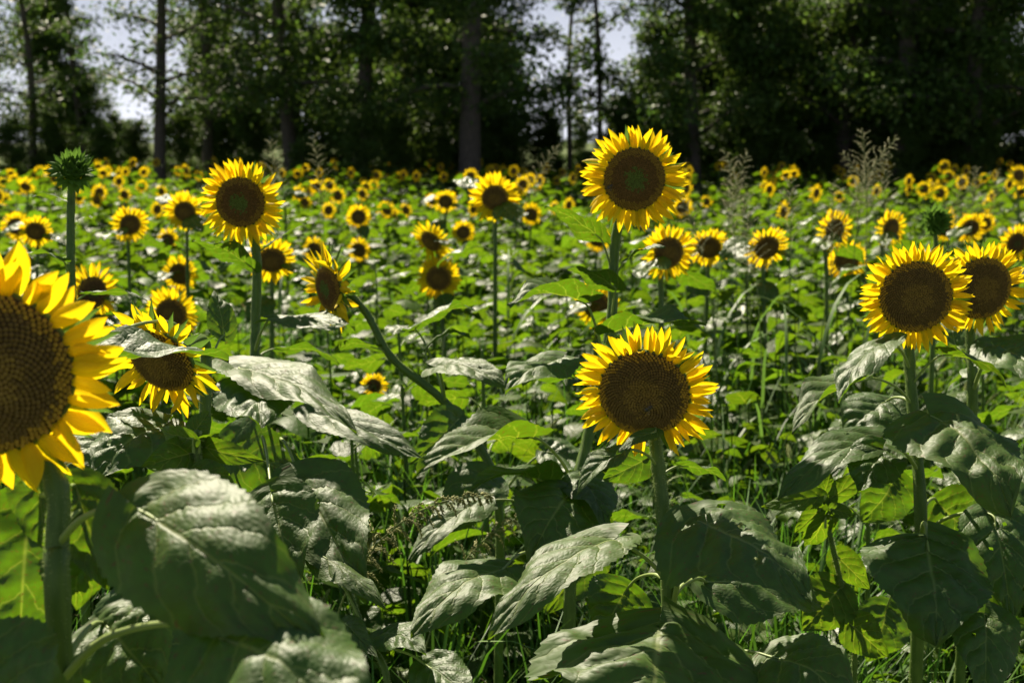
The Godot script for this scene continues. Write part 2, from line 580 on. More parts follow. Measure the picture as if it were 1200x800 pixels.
# A plant near the camera. way: [[px, py, depth], ...] along the stem from the head downwards; the foot is set on the ground below.
func hero_plant(called: String, label: String, way: Array, head: Dictionary, leaves: Array, stem_r: float, lean := Vector3.ZERO, category := "sunflower") -> Node3D:
	var pts := PackedVector3Array()
	for w in way:
		pts.append(at(w[0], w[1], w[2]))
	var last: Vector3 = pts[pts.size() - 1]
	var foot := Vector3(last.x, 0.0, last.z) + lean
	var plant := thing(called, label, category, foot)
	var neck := Vector3.ZERO
	var n := Vector3.ZERO
	var path := PackedVector3Array([Vector3.ZERO, (last - foot) * 0.5 + lean * -0.1])
	for i in range(pts.size() - 1, -1, -1):
		path.append(pts[i] - foot)
	if head:
		n = facing(head.yaw, head.down)
		var c := at(head.x, head.y, head.d) - foot
		neck = c - n * head.disc * 0.66
		path.append(neck - n * head.disc * 0.35 + Vector3(0, -0.015, 0))
		path.append(neck)
		if head.kind == "bud":
			bud_head(plant, c, n, head.disc, true)
		else:
			hero_head(plant, c, n, head.disc, head.petal, head.kind, head.get("count", 44), head.get("droop", 0.0), head.get("skip", []), head.get("broad", 1.0))
	var sm := smooth_path(path, 8)
	part("stem", stem_mesh(sm, stem_r * 1.15, stem_r * 0.8), plant)
	part("hairs", stem_hairs(sm, stem_r * 1.15, stem_r * 0.8, 1900), plant).set_meta("kind", "stuff")
	for l in leaves:
		var base := at(l.b[0], l.b[1], l.b[2])
		var tip := at(l.t[0], l.t[1], l.t[2])
		var from := Vector3.INF
		if l.has("f"):
			from = at(l.f[0], l.f[1], l.f[2])
		# the petiole starts on the stem, at the point nearest to where the photograph shows it leave
		var want := (from if from != Vector3.INF else base + Vector3(0, -0.08, 0)) - foot
		var best := sm[0]
		for p in sm:
			if p.distance_to(want) < best.distance_to(want):
				best = p
		hero_leaf(plant, best + foot, base, tip, l.up, l.w, l.get("sag", 0.02), l.get("fold", 0.1), l.get("curl", 0.4), l.get("twist", 0.0), l.get("mat", null))
	return plant

func grown_leaves(plant: Node3D, sm: PackedVector3Array, count: int, lo: float, hi: float, size: float, start: float) -> void:
	for i in count:
		var t := lerpf(lo, hi, (i + rng.randf_range(-0.2, 0.2)) / maxf(1.0, count - 1.0))
		var k := clampi(int(t * (sm.size() - 1)), 0, sm.size() - 1)
		var p := sm[k]
		var a := start + i * 2.4 + rng.randf_range(-0.35, 0.35)
		var out := Vector3(cos(a), 0, sin(a))
		var s := size * (1.0 - 0.45 * maxf(0.0, t - 0.55) / 0.45) * rng.randf_range(0.8, 1.15)
		var b := p + out * s * 0.55 + Vector3(0, s * rng.randf_range(0.15, 0.45), 0)
		var dip := rng.randf_range(-0.15, 0.75)
		var dir := (out + Vector3(rng.randf_range(-0.2, 0.2), -dip, rng.randf_range(-0.2, 0.2))).normalized()
		var up := Vector3(rng.randf_range(-0.5, 0.3), 1.0, rng.randf_range(-0.9, 0.35)) + out * 0.15
		var xf := leaf_frame(b, b + dir * s, up)
		var v = leaf_variants[rng.randi() % leaf_variants.size()]
		var lf := part("leaf", v, plant, Transform3D(xf.basis * s, b))
		var mb := MB.new()
		var inv := lf.transform.affine_inverse()
		var pp := smooth_path(PackedVector3Array([inv * p, inv * (p.lerp(b, 0.5) + Vector3(0, s * 0.1, 0)), Vector3.ZERO, Vector3(0.1, 0, 0)]), 3)
		mb.tube(pp, radii(pp.size(), 0.02, 0.009), 5)
		part("petiole", mb.mesh(M.petiole), lf)

# Prototype of a plant in the middle of the field; its head is at proto.head.
func field_plant(h: float, disc_r: float, petal_len: float, yaw: float, down: float, kind: String, leaves: int, fine: bool) -> Dictionary:
	var plant := Node3D.new()
	var n := facing(yaw, down)
	var sway := Vector3(rng.randf_range(-0.05, 0.05), 0, rng.randf_range(-0.05, 0.05))
	var c := Vector3(0, h, 0) + sway
	var path := PackedVector3Array([Vector3.ZERO, Vector3(0, h * 0.4, 0) + sway * rng.randf_range(-0.4, 0.6), Vector3(0, h * 0.8, 0) + sway * 0.7 - n * 0.03])
	path.append(c - n * disc_r * 1.3 + Vector3(0, -0.03, 0))
	path.append(c - n * disc_r * 0.6)
	var sm := smooth_path(path, 5)
	if kind == "bud":
		bud_head(plant, c, n, disc_r, false)
	else:
		var hd := Node3D.new()
		hd.name = "flower_head"
		plant.add_child(hd, true)
		hd.transform = Transform3D(head_basis(n, rng.randf()), c)
		var sc := Transform3D(Basis.from_scale(Vector3.ONE * disc_r), Vector3.ZERO)
		part("disc", disc_mesh(0.25), hd, sc)
		part("florets", floret_mesh(kind, 260 if fine else 90), hd, sc).set_meta("kind", "stuff")
		part("petals", petal_ring(disc_r, petal_len, 44 if fine else 34, 4 if fine else 3, 2, rng.randf_range(-0.1, 0.15)), hd).set_meta("kind", "stuff")
		part("bracts", bracts_mesh(disc_r, petal_len * 0.8, 20), hd).set_meta("kind", "stuff")
	part("stem", stem_mesh(sm, 0.012, 0.008, 9 if fine else 6), plant)
	if fine:
		grown_leaves(plant, sm, leaves, 0.15, 0.76, 0.19, rng.randf() * TAU)
	else:
		var mb := MB.new()
		for i in leaves:
			var t := lerpf(0.15, 0.9, float(i) / leaves)
			var p := sm[int(t * (sm.size() - 1))]
			var a := i * 2.4 + rng.randf()
			var out := Vector3(cos(a), 0, sin(a))
			small_leaf(mb, p + out * 0.08 + Vector3(0, 0.03, 0), (out + Vector3(0, rng.randf_range(-0.6, 0.3), 0)).normalized(), 0.17 * rng.randf_range(0.7, 1.1), 0.14)
		part("foliage", mb.mesh(M.far_leaf), plant).set_meta("kind", "stuff")
	return {"node": plant, "head": c, "h": c.y, "size": 2.0 * (disc_r + petal_len * 0.98)}

func small_leaf(mb: MB, b: Vector3, dir: Vector3, L: float, W: float) -> void:
	var up := Vector3(rng.randf_range(-0.75, 0.55), 1.0, rng.randf_range(-1.45, 0.25))
	var xf := leaf_frame(b, b + dir * L, up)
	var k := rng.randf_range(0.75, 1.2)
	mb.tint = Color(k, k, k)
	var st := mb.v.size()
	var sag := rng.randf_range(0.0, 0.22) * L
	var fold := rng.randf_range(-0.15, 0.25)
	for r in [[0.0, 0.0], [0.06, 0.7], [0.28, 1.0], [0.55, 0.75], [0.8, 0.35], [1.0, 0.0]]:
		var u: float = r[0]
		var hw: float = r[1] * W * 0.5
		for q in [-1.0, 0.0, 1.0]:
			mb.vert(xf * Vector3(L * u, sag * 4.0 * u * (1.0 - u) + fold * hw * absf(q), hw * q), Vector2(u, 0.5 + 0.5 * q))
	for i in 5:
		for j in 2:
			var m := st + i * 3 + j
			mb.quad(m, m + 3, m + 4, m + 1)

func copy(proto: Dictionary, called: String, label: String, category: String, group: String) -> Node3D:
	var o: Node3D = proto.node.duplicate()
	o.name = numbered(called)
	add_child(o)
	o.set_meta("label", label)
	o.set_meta("category", category)
	o.set_meta("group", group)
	return o

# Stands a copy of one of the prototypes so that its head is seen at (px, py) with the given width in pixels.
func plant_at(protos: Array, px: float, py: float, wide: float, called: String, label: String, category: String, group: String) -> void:
	var best := {}
	for p in protos:
		for i in 60:
			var d := 2.6 * pow(1.045, i)
			var w := at(px, py, d)
			var s: float = w.y / p.h
			var e := absf(log(FOCAL_PX * p.size * s / d / wide)) * 2.0 + absf(log(s))
			if w.y > 0.3 and (best.is_empty() or e < best.e):
				best = {"e": e, "p": p, "w": w, "s": s}
	var o := copy(best.p, called, label, category, group)
	var turn := Basis(Vector3.UP, rng.randf_range(-0.2, 0.2)) * Basis.from_scale(Vector3.ONE * best.s)
	o.transform = Transform3D(turn, best.w - turn * best.p.head)


# ---------------------------------------------------------------- grasses
func blade(mb: MB, foot: Vector3, dir: Vector3, length: float, width: float, droop: float) -> void:
	var side := dir.cross(Vector3.UP).normalized()
	if side.length_squared() < 0.1:
		side = Vector3.RIGHT
	var p := foot
	var d := dir
	var st := mb.v.size()
	for i in 6:
		var u := i / 5.0
		var hw := width * 0.5 * (1.0 - pow(u, 1.8)) + 0.0003
		mb.vert(p - side * hw, Vector2(0, u))
		mb.vert(p + side * hw, Vector2(1, u))
		p += d * length / 5.0
		d = (d + Vector3(0, -droop * 0.22, 0) + Vector3(dir.x, 0, dir.z) * droop * 0.12).normalized()
	for i in 5:
		var k := st + i * 2
		mb.quad(k, k + 2, k + 3, k + 1)

func grass_tuft(s: int, tall: float) -> ArrayMesh:
	var mb := MB.new()
	for i in 16:
		var a := rng.randf() * TAU
		var lean := rng.randf_range(0.08, 0.6)
		var g := rng.randf_range(0.7, 1.25)
		mb.tint = Color(0.075 * g, 0.18 * g, 0.016 * g) if rng.randf() > 0.04 else Color(0.25, 0.21, 0.1)
		blade(mb, Vector3(rng.randf_range(-0.05, 0.05), 0, rng.randf_range(-0.05, 0.05)), Vector3(cos(a) * lean, 1, sin(a) * lean).normalized(), tall * rng.randf_range(0.5, 1.1), rng.randf_range(0.005, 0.011), rng.randf_range(0.2, 1.6))
	return mb.mesh(M.grass)

func weed_sprig(tall: float, leaves: int) -> ArrayMesh:       # leafy shoot of the ground cover
	var mb := MB.new()
	for i in leaves:
		var t := (i + 0.5) / leaves
		var a := i * 2.4 + rng.randf() * 0.6
		var out := Vector3(cos(a), 0, sin(a))
		var L := rng.randf_range(0.13, 0.25) * (1.15 - 0.45 * t)
		small_leaf(mb, Vector3(0, tall * t, 0) + out * rng.randf_range(0.02, 0.10), (out + Vector3(0, rng.randf_range(-0.6, 0.45), 0)).normalized(), L, L * rng.randf_range(0.65, 0.9))
	mb.tint = Color(0.8, 0.9, 0.6)
	mb.tube(PackedVector3Array([Vector3.ZERO, Vector3(0.01, tall * 0.5, 0), Vector3(0, tall, 0.01)]), PackedFloat32Array([0.006, 0.005, 0.003]), 4)
	return mb.mesh(M.far_leaf)

func scatter(called: String, meshes: Array, spots: Array, label: String, category: String) -> void:
	for k in meshes.size():
		var mine := []
		for i in spots.size():
			if i % meshes.size() == k:
				mine.append(spots[i])
		var mm := MultiMesh.new()
		mm.transform_format = MultiMesh.TRANSFORM_3D
		mm.use_colors = true
		mm.mesh = meshes[k]
		mm.instance_count = mine.size()
		for i in mine.size():
			mm.set_instance_transform(i, mine[i])
			var g := rng.randf_range(0.75, 1.2)
			mm.set_instance_color(i, Color(g * rng.randf_range(0.92, 1.12), g, g * rng.randf_range(0.85, 1.1)))
		var o := MultiMeshInstance3D.new()
		o.name = numbered(called)
		o.multimesh = mm
		add_child(o)
		o.set_meta("label", label)
		o.set_meta("category", category)
		o.set_meta("kind", "stuff")

func spikelet(mb: MB, p: Vector3, d: Vector3, l: float, w: float) -> void:
	var s := d.cross(Vector3(0.3, 0.5, 0.8)).normalized()
	var b := d.cross(s)
	var m := p + d * l * 0.4
	var i0 := mb.vert(p)
	var r := [mb.vert(m + s * w), mb.vert(m + b * w), mb.vert(m - s * w), mb.vert(m - b * w)]
	var e := mb.vert(p + d * l)
	for k in 4:
		mb.tri(i0, r[k], r[(k + 1) % 4])
		mb.tri(r[k], e, r[(k + 1) % 4])

# Grass with an open seed head: culm, blades, seed_head. nod bends the head over towards bend.
func panicle_grass(h: float, head: float, spread: float, nod: float, bend: Vector3, tan_c: Color, branches := 34, twigs := 9) -> Node3D:
	var g := Node3D.new()
	var axis := PackedVector3Array()
	var p := Vector3.ZERO
	var d := Vector3(0.02, 1, 0.01).normalized()
	var n := 24
	for i in n + 1:
		axis.append(p)
		p += d * h / n
		var t := float(i) / n
		d = (d + bend * nod * 0.16 * pow(t, 2.5) + Vector3(0, -nod * 0.10 * pow(t, 3.0), 0)).normalized()
	var mb := MB.new()
	mb.tint = Color(0.16, 0.2, 0.06)
	mb.tube(axis, radii(axis.size(), 0.0035, 0.0012), 6)
	part("culm", mb.mesh(M.seed), g)
	for i in 4:
		var b := MB.new()
		var a := rng.randf() * TAU
		b.tint = Color(0.10, 0.19, 0.03) * rng.randf_range(0.8, 1.2)
		blade(b, axis[2 + i * 3], Vector3(cos(a) * 0.5, 1, sin(a) * 0.5).normalized(), h * 0.4, 0.014, 1.4)
		part("blade", b.mesh(M.grass), g)
	var hb := MB.new()
	var lo := 1.0 - head / h
	for i in branches:
		var t := lerpf(lo, 0.99, i / (branches - 1.0))
		var k := t * n
		var q := axis[int(k)].lerp(axis[mini(int(k) + 1, n)], k - int(k))
		var dir := (axis[mini(int(k) + 1, n)] - axis[maxi(int(k) - 1, 0)]).normalized()
		var a := i * 2.4
		var s := dir.cross(Vector3(0.2, 0.3, 0.9)).normalized()
		var out := s.rotated(dir, a)
		var bl := spread * (1.0 - 0.75 * (t - lo) / (1.0 - lo)) * rng.randf_range(0.7, 1.2)
		var bd := (out * 0.75 + dir * 0.8).normalized()
		var x := q
		for j in twigs:
			var c := tan_c * rng.randf_range(0.7, 1.2)
			hb.tint = Color(c.r, c.g, c.b)
			x += bd * bl / twigs
			bd = (bd + Vector3(0, -0.06 - nod * 0.05, 0)).normalized()
			for m in 2:
				spikelet(hb, x, (bd + Vector3(rng.randf_range(-0.7, 0.7), rng.randf_range(-0.5, 0.7), rng.randf_range(-0.7, 0.7))).normalized(), 0.0080, 0.0013)
		hb.tint = Color(0.2, 0.2, 0.09)
		hb.tube(PackedVector3Array([q, q.lerp(x, 0.5) + Vector3(0, 0.003, 0), x]), PackedFloat32Array([0.0006, 0.0005, 0.0003]), 3, 0.0, false)
	part("seed_head", hb.mesh(M.seed), g)
	return g

func foxtail_grass(h: float) -> Node3D:
	var g := Node3D.new()
	for c in 3:
		var bend := Vector3(rng.randf_range(-1, 1), 0, rng.randf_range(-1, 1)).normalized()
		var p := Vector3(rng.randf_range(-0.03, 0.03), 0, rng.randf_range(-0.03, 0.03))
		var d := Vector3(rng.randf_range(-0.15, 0.15), 1, rng.randf_range(-0.15, 0.15)).normalized()
		var axis := PackedVector3Array()
		var hh := h * rng.randf_range(0.75, 1.05)
		for i in 19:
			axis.append(p)
			p += d * hh / 18.0
			d = (d + bend * 0.25 * pow(i / 18.0, 3.0)).normalized()
		var mb := MB.new()
		mb.tint = Color(0.15, 0.2, 0.05)
		mb.tube(axis, radii(axis.size(), 0.002, 0.001), 5)
		part("culm", mb.mesh(M.seed), g)
		var hb := MB.new()
		for i in 150:
			var t := lerpf(0.88, 1.0, i / 149.0) * 18.0
			var k := mini(int(t), 17)
			var q := axis[k].lerp(axis[k + 1], t - k)
			var dir := (axis[k + 1] - axis[k]).normalized()
			var out := dir.cross(Vector3(0.2, 0.3, 0.9)).normalized().rotated(dir, i * 2.4)
			var kk := rng.randf_range(0.8, 1.2)
			hb.tint = Color(0.30 * kk, 0.34 * kk, 0.11 * kk)
			var fat := sin(PI * (0.1 + 0.85 * i / 149.0))
			spikelet(hb, q, (out + dir * 0.8).normalized(), 0.010 * fat + 0.003, 0.0012)
		part("seed_head", hb.mesh(M.seed), g)
	var b := MB.new()
	for i in 5:
		var a := rng.randf() * TAU
		b.tint = Color(0.10, 0.19, 0.025)
		blade(b, Vector3(0, h * 0.1 * i, 0), Vector3(cos(a) * 0.5, 1, sin(a) * 0.5).normalized(), h * 0.5, 0.009, 1.2)
	part("blades", b.mesh(M.grass), g).set_meta("kind", "stuff")
	return g

func set_down(proto: Node3D, where: Vector3, turn: float, called: String, label: String, category: String, group: String, s := 1.0, tilt := 0.0) -> void:
	var o: Node3D = proto.duplicate()
	o.name = numbered(called)
	add_child(o)
	o.transform = Transform3D(Basis(Vector3(0, 0, 1), tilt) * Basis(Vector3.UP, turn) * s, where)
	o.set_meta("label", label)
	o.set_meta("category", category)
	if group:
		o.set_meta("group", group)


# ---------------------------------------------------------------- trees
func leaf_clump(leaves: int, radius: float, size: float) -> Array:      # leaves as [base, side, tip, side, colour]
	var out := []
	for i in leaves:
		var p := Vector3(rng.randfn(), rng.randfn() * 0.7, rng.randfn()) * radius * 0.5
		var d := (Vector3(rng.randf_range(-1, 1), rng.randf_range(-0.9, 0.5), rng.randf_range(-1, 1)) + p * 0.8).normalized()
		var up := (Vector3.UP + Vector3(rng.randf_range(-0.9, 0.9), 0, rng.randf_range(-0.9, 0.9))).normalized()
		var s := d.cross(up).normalized() * size * 0.32
		var g := rng.randf_range(0.7, 1.3)
		var L := size * rng.randf_range(0.7, 1.2)
		out.append([p, p + d * L * 0.45 + s, p + d * L + Vector3(0, -0.1 * L, 0), p + d * L * 0.45 - s, Color(0.068 * g, 0.122 * g, 0.018 * g)])
	return out

func make_tree(h: float, r: float, first: float, reach: float, limbs: int, per_limb: int, clumps: Array, low_droop: float, lean := 0.0) -> Node3D:
	var t := Node3D.new()
	var ph := rng.randf() * TAU
	var pts := PackedVector3Array()
	for i in 17:
		var y := h * i / 16.0
		pts.append(Vector3(sin(ph + y * 0.45) * 0.2 * sqrt(y * 0.3) + lean * y, y, cos(ph * 1.3 + y * 0.3) * 0.14))
	var base := Vector3(pts[0].x, 0, pts[0].z)
	for i in pts.size():
		pts[i] -= base
	var rad := PackedFloat32Array()
	for i in pts.size():
		rad.append(r * (1.0 - 0.82 * i / 16.0) * (1.35 if i == 0 else 1.0))
	var mb := MB.new()
	mb.tube(pts, rad, 12, 0.04)
	part("trunk", mb.mesh(M.bark), t)
	var spots := []
	for i in limbs:
		var f := (i + rng.randf_range(0.0, 0.8)) / limbs
		var y := lerpf(first, h * 0.97, pow(f, 1.15))
		var k := y / h * 16.0
		var o := pts[int(k)].lerp(pts[mini(int(k) + 1, 16)], k - int(k))
		var a := i * 2.4 + rng.randf_range(-0.5, 0.5)
		var d := Vector3(cos(a), rng.randf_range(0.15, 0.7), sin(a)).normalized()
		var ln := reach * rng.randf_range(0.65, 1.1) * (1.0 - 0.55 * f)
		var lp := PackedVector3Array()
		var p := o
		for j in 8:
			lp.append(p)
			p += d * ln / 7.0
			d = (d + Vector3(rng.randf_range(-0.25, 0.25), -0.10 * low_droop * (1.0 - f) + rng.randf_range(-0.1, 0.12), rng.randf_range(-0.25, 0.25))).normalized()
		var lb := MB.new()
		lb.tube(lp, radii(8, r * 0.34 * (1.0 - 0.5 * f), 0.012), 6)
		part("limb", lb.mesh(M.bark), t)
		for j in per_limb:
			var u := pow(rng.randf(), 0.75) * 6.99
			var q := lp[int(u)].lerp(lp[int(u) + 1], u - int(u))
			var off := Vector3(rng.randfn(), rng.randfn() * 0.6 - 0.15 * low_droop, rng.randfn()) * ln * 0.10
			spots.append(Transform3D(Basis(Vector3.UP, rng.randf() * TAU) * Basis(Vector3.RIGHT, rng.randf_range(-0.5, 0.5)) * rng.randf_range(0.7, 1.25), q + off))
	var clump: Array = clumps[rng.randi() % clumps.size()]
	var cb := MB.new()
	for xf in spots:
		var g := rng.randf_range(0.75, 1.25)
		var warm := rng.randf_range(0.9, 1.2)
		for l in clump:
			cb.tint = Color(l[4].r * g * warm, l[4].g * g, l[4].b * g)
			cb.quad(cb.vert(xf * l[0]), cb.vert(xf * l[1]), cb.vert(xf * l[2]), cb.vert(xf * l[3]))
	part("crown", cb.mesh(M.tree_leaf), t)
	return t


# ---------------------------------------------------------------- bee
func bee(where: Vector3, n: Vector3, label: String) -> void:
	var o := thing("bee", label, "bee", where)
	o.basis = head_basis(n, 0.7)
	var mb := MB.new()
	var prof := [[-0.0075, 0.0004], [-0.006, 0.0022], [-0.003, 0.0032], [0.0, 0.0026], [0.0008, 0.0022], [0.003, 0.0030], [0.0048, 0.0024], [0.0056, 0.0014], [0.0066, 0.0020], [0.0078, 0.0016], [0.0084, 0.0003]]
	for i in prof.size():
		mb.tint = Color(0.03, 0.025, 0.02) if i % 3 != 1 else Color(0.10, 0.06, 0.015)
		for s in 11:
			var a := TAU * s / 10.0
			mb.vert(Vector3(prof[i][0], cos(a) * prof[i][1], 0.0034 + sin(a) * prof[i][1]))
	for i in prof.size() - 1:
		for s in 10:
			mb.quad(i * 11 + s, i * 11 + s + 1, i * 11 + s + 12, i * 11 + s + 11)
	part("body", mb.mesh(M.bee), o)
	for s in [-1.0, 1.0]:
		var w := MB.new()
		w.vert(Vector3(0.003, s * 0.0015, 0.006))
		w.vert(Vector3(0.0015, s * 0.006, 0.0072))
		w.vert(Vector3(-0.004, s * 0.0075, 0.0075))
		w.vert(Vector3(-0.006, s * 0.005, 0.0072))
		w.vert(Vector3(-0.002, s * 0.002, 0.0062))
		w.tri(0, 1, 2); w.tri(0, 2, 3); w.tri(0, 3, 4)
		part("wing", w.mesh(M.wing), o)
		for k in 3:
			var l := MB.new()
			l.tint = Color(0.03, 0.025, 0.02)
			var x := 0.001 + 0.002 * k
			l.tube(PackedVector3Array([Vector3(x, s * 0.0015, 0.002), Vector3(x + (k - 1) * 0.002, s * 0.004, 0.003), Vector3(x + (k - 1) * 0.003, s * 0.0052, 0.0)]), PackedFloat32Array([0.0004, 0.0003, 0.0002]), 4)
			part("leg", l.mesh(M.bee), o)


func _ready() -> void:
	# ---- camera, sky, sun, exposure
	cam_basis = Basis(Vector3.RIGHT, deg_to_rad(PITCH))
	var cam := Camera3D.new()
	cam.name = "camera"
	cam.near = 0.05
	cam.far = 4000.0
	cam.fov = 26.99
	var lens := CameraAttributesPhysical.new()
	lens.frustum_focal_length = 50.0
	lens.frustum_near = 0.05
	lens.frustum_far = 4000.0
	lens.frustum_focus_distance = 2.3
	lens.exposure_aperture = 7.1
	cam.attributes = lens
	add_child(cam)
	cam.transform = Transform3D(cam_basis, EYE)
	cam.current = true
	var env := Environment.new()
	env.background_mode = Environment.BG_SKY
	var sm := ProceduralSkyMaterial.new()
	sm.sky_top_color = lin(0.055, 0.078, 0.12)
	sm.sky_horizon_color = lin(0.40, 0.41, 0.45)
	sm.sky_curve = 0.08
	sm.ground_bottom_color = lin(0.05, 0.06, 0.03)
	sm.ground_horizon_color = lin(0.40, 0.42, 0.46)
	sm.sun_angle_max = 30.0
	env.sky = Sky.new()
	env.sky.sky_material = sm
	env.tonemap_mode = Environment.TONE_MAPPER_LINEAR
	env.tonemap_exposure = 2.75
	env.sdfgi_enabled = true
	env.ssao_enabled = true
	env.ssil_enabled = true
	var we := WorldEnvironment.new()
	we.name = "environment"
	we.environment = env
	add_child(we)
	var sun := DirectionalLight3D.new()
	sun.name = "sun"
	sun.light_color = Color(1.0, 0.95, 0.86)
	sun.light_energy = 1.6
	sun.light_angular_distance = 0.5
	sun.shadow_enabled = true
	add_child(sun)
	var to_sun := Vector3(-0.28, 0.73, -0.63).normalized()      # high behind the field, a little to one side
	sun.transform = Transform3D(Basis.looking_at(-to_sun), Vector3(0, 30, 0))

	rng.seed = 20240817
	noise.seed = 5
	noise.frequency = 0.02
	make_materials()
	for s in 8:
		petal_meshes.append(petal_mesh(s, 6, 4))
	bract_mesh = make_bract()
	for s in 10:
		leaf_variants.append(leaf_mesh(1.0, rng.randf_range(0.72, 0.92), rng.randf_range(-0.02, 0.16), rng.randf_range(-0.1, 0.22), rng.randf_range(0.2, 0.7), rng.randf_range(-0.35, 0.35), s * 7 + 3, 26, 10, M.mid_leaf[s % 3]))

	# ---- the ground
	var plane := PlaneMesh.new()
	plane.size = Vector2(3000, 3000)
	plane.material = M.soil
	var ground := part("ground", plane, self)
	ground.set_meta("kind", "structure")
	ground.set_meta("label", "bare earth and low weeds under the sunflower field")

	build_trees()
	build_undergrowth()
	build_field()
	build_heroes()
	build_grasses()


func build_trees() -> void:
	var fine := [leaf_clump(30, 0.38, 0.13), leaf_clump(26, 0.42, 0.14)]
	var dense := [leaf_clump(46, 0.5, 0.14), leaf_clump(44, 0.46, 0.13)]
	# [kind, height, trunk radius, first limb, reach, limbs, clumps per limb, droop]
	var kinds := {
		"airy": make_tree(11.0, 0.13, 1.8, 2.4, 22, 10, fine, 1.2),
		"airy2": make_tree(12.5, 0.17, 2.0, 2.7, 24, 11, fine, 1.2),
		"tall": make_tree(14.0, 0.27, 2.0, 3.2, 28, 20, dense, 1.5),
		"tall2": make_tree(12.0, 0.22, 1.4, 3.0, 26, 20, dense, 1.4),
		"bushy": make_tree(8.0, 0.13, 0.5, 2.5, 26, 22, dense, 0.8),
		"bushy2": make_tree(6.0, 0.11, 0.4, 2.2, 22, 22, dense, 0.7),
		"sapling": make_tree(9.5, 0.075, 2.2, 1.3, 14, 8, fine, 0.6, 0.06),
	}
	var text := {
		"airy": ["slender tree with thin leafy crown, bright sky showing through it", "slender trees in the belt behind the field"],
		"airy2": ["slender tree with thin leafy crown, bright sky showing through it", "slender trees in the belt behind the field"],
		"tall": ["tall thick-trunked tree with dense dark crown at the edge of the field", "tall dark trees behind the field"],
		"tall2": ["tall thick-trunked tree with dense dark crown at the edge of the field", "tall dark trees behind the field"],
		"bushy": ["low bushy tree leafy down to the ground in the shade of the belt", "bushy trees under the tall ones"],
		"bushy2": ["low bushy tree leafy down to the ground in the shade of the belt", "bushy trees under the tall ones"],
		"sapling": ["thin leaning sapling with a sparse crown standing in the bright gap", "saplings in the gap of the tree belt"],
	}
	# kind, px of the trunk, depth, size, turn
	var stand := [
		["airy2", 60, 46, 1.0, 3.7], ["airy", 240, 47, 1.1, 4.2], ["tall2", 275, 47, 0.85, 2.0], ["tall2", 345, 45, 0.9, 0.7], ["bushy", 75, 43, 0.75, 3.0], ["airy", 35, 37, 0.9, 0.3, "thin slender tree standing alone in the brightest end of the belt"], ["airy2", 186, 36, 1.0, 1.4, "slender dark trunk with bare side limbs beside the wide bright gap"], ["airy", 104, 42, 0.85, 2.2], ["airy2", 245, 40, 1.0, 0.4], ["airy2", 343, 35, 1.12, 3.0, "slender trunk where the bright end of the belt turns dark"], ["airy", 300, 44, 1.1, 1.0], ["bushy2", 92, 44, 0.6, 0.5], ["bushy2", 255, 43, 0.8, 2.0],
		["tall2", 420, 34, 1.0, 0.9, "leafy tree next to the thickest trunk of the belt"], ["tall", 552, 32, 1.0, 2.1, "thickest trunk of the belt, beside the gap with saplings"], ["tall2", 480, 39, 1.0, 4.4], ["tall2", 566, 41, 0.9, 5.2], ["bushy", 520, 38, 0.9, 1.0], ["bushy2", 580, 37, 0.8, 3.9], ["bushy2", 380, 42, 0.8, 3.3], ["bushy", 460, 45, 1.0, 5.0], ["tall2", 530, 46, 1.0, 2.2], ["tall", 460, 50, 0.9, 3.0],
		["sapling", 668, 36, 1.0, 0.0], ["sapling", 705, 35, 1.1, 2.9], 
		["tall2", 815, 33, 0.9, 1.7, "dense tree at the dark side of the gap with saplings"], ["tall", 890, 38, 1.0, 3.4], ["bushy", 884, 33.5, 0.75, 2.2], ["bushy", 775, 37, 0.6, 1.1], ["tall2", 985, 34, 1.05, 5.9], ["tall", 1060, 33, 1.0, 0.8], ["tall2", 1140, 32, 0.95, 2.5], ["airy2", 1205, 33, 1.0, 4.0],
		["bushy", 822, 38, 0.8, 0.2], ["bushy", 850, 39, 1.1, 2.7], ["bushy", 905, 40, 1.15, 4.1], ["bushy", 965, 39, 1.15, 1.1], ["bushy", 1020, 38, 1.1, 3.0], ["bushy", 1080, 40, 1.1, 5.2], ["bushy", 1130, 40, 1.0, 0.1],
		["tall", 835, 44, 1.0, 4.0], ["tall2", 900, 46, 1.0, 0.0], ["tall", 950, 45, 1.0, 1.9], ["tall", 1010, 47, 1.0, 3.1], ["tall2", 1070, 46, 1.0, 4.9], ["tall", 1120, 48, 0.9, 1.6], ["bushy", 1040, 52, 1.3, 2.0], ["bushy", 940, 52, 1.3, 0.5], ["bushy", 860, 52, 1.2, 4.0], ["bushy", 1100, 53, 1.2, 2.9],
		["bushy2", 15, 36, 0.36, 1.0], ["bushy2", 160, 40, 0.36, 1.0], ["bushy2", 135, 43, 0.4, 5.0], ["bushy2", 62, 37, 0.42, 2.0], ["bushy2", 115, 36, 0.36, 3.0], ["bushy2", 210, 37, 0.4, 0.4], ["bushy2", 300, 36, 0.45, 1.5], ["bushy2", 400, 36, 0.45, 2.5], ["bushy2", 640, 37, 0.4, 4.5], ["bushy2", 680, 56, 0.42, 4.5], ["bushy2", 720, 58, 0.42, 2.5], ["bushy2", 650, 58, 0.4, 1.5], ["bushy2", 150, 56, 0.4, 0.5], ["bushy2", 190, 58, 0.4, 2.5], ["bushy2", 720, 37, 0.45, 5.0], ["bushy2", 1190, 36, 0.6, 5.5],
		["tall", -80, 38, 0.8, 1.0], ["tall2", 1300, 36, 1.0, 1.0], ["airy2", -30, 45, 0.9, 3.0], ["tall", 1290, 47, 1.0, 2.6],
	]
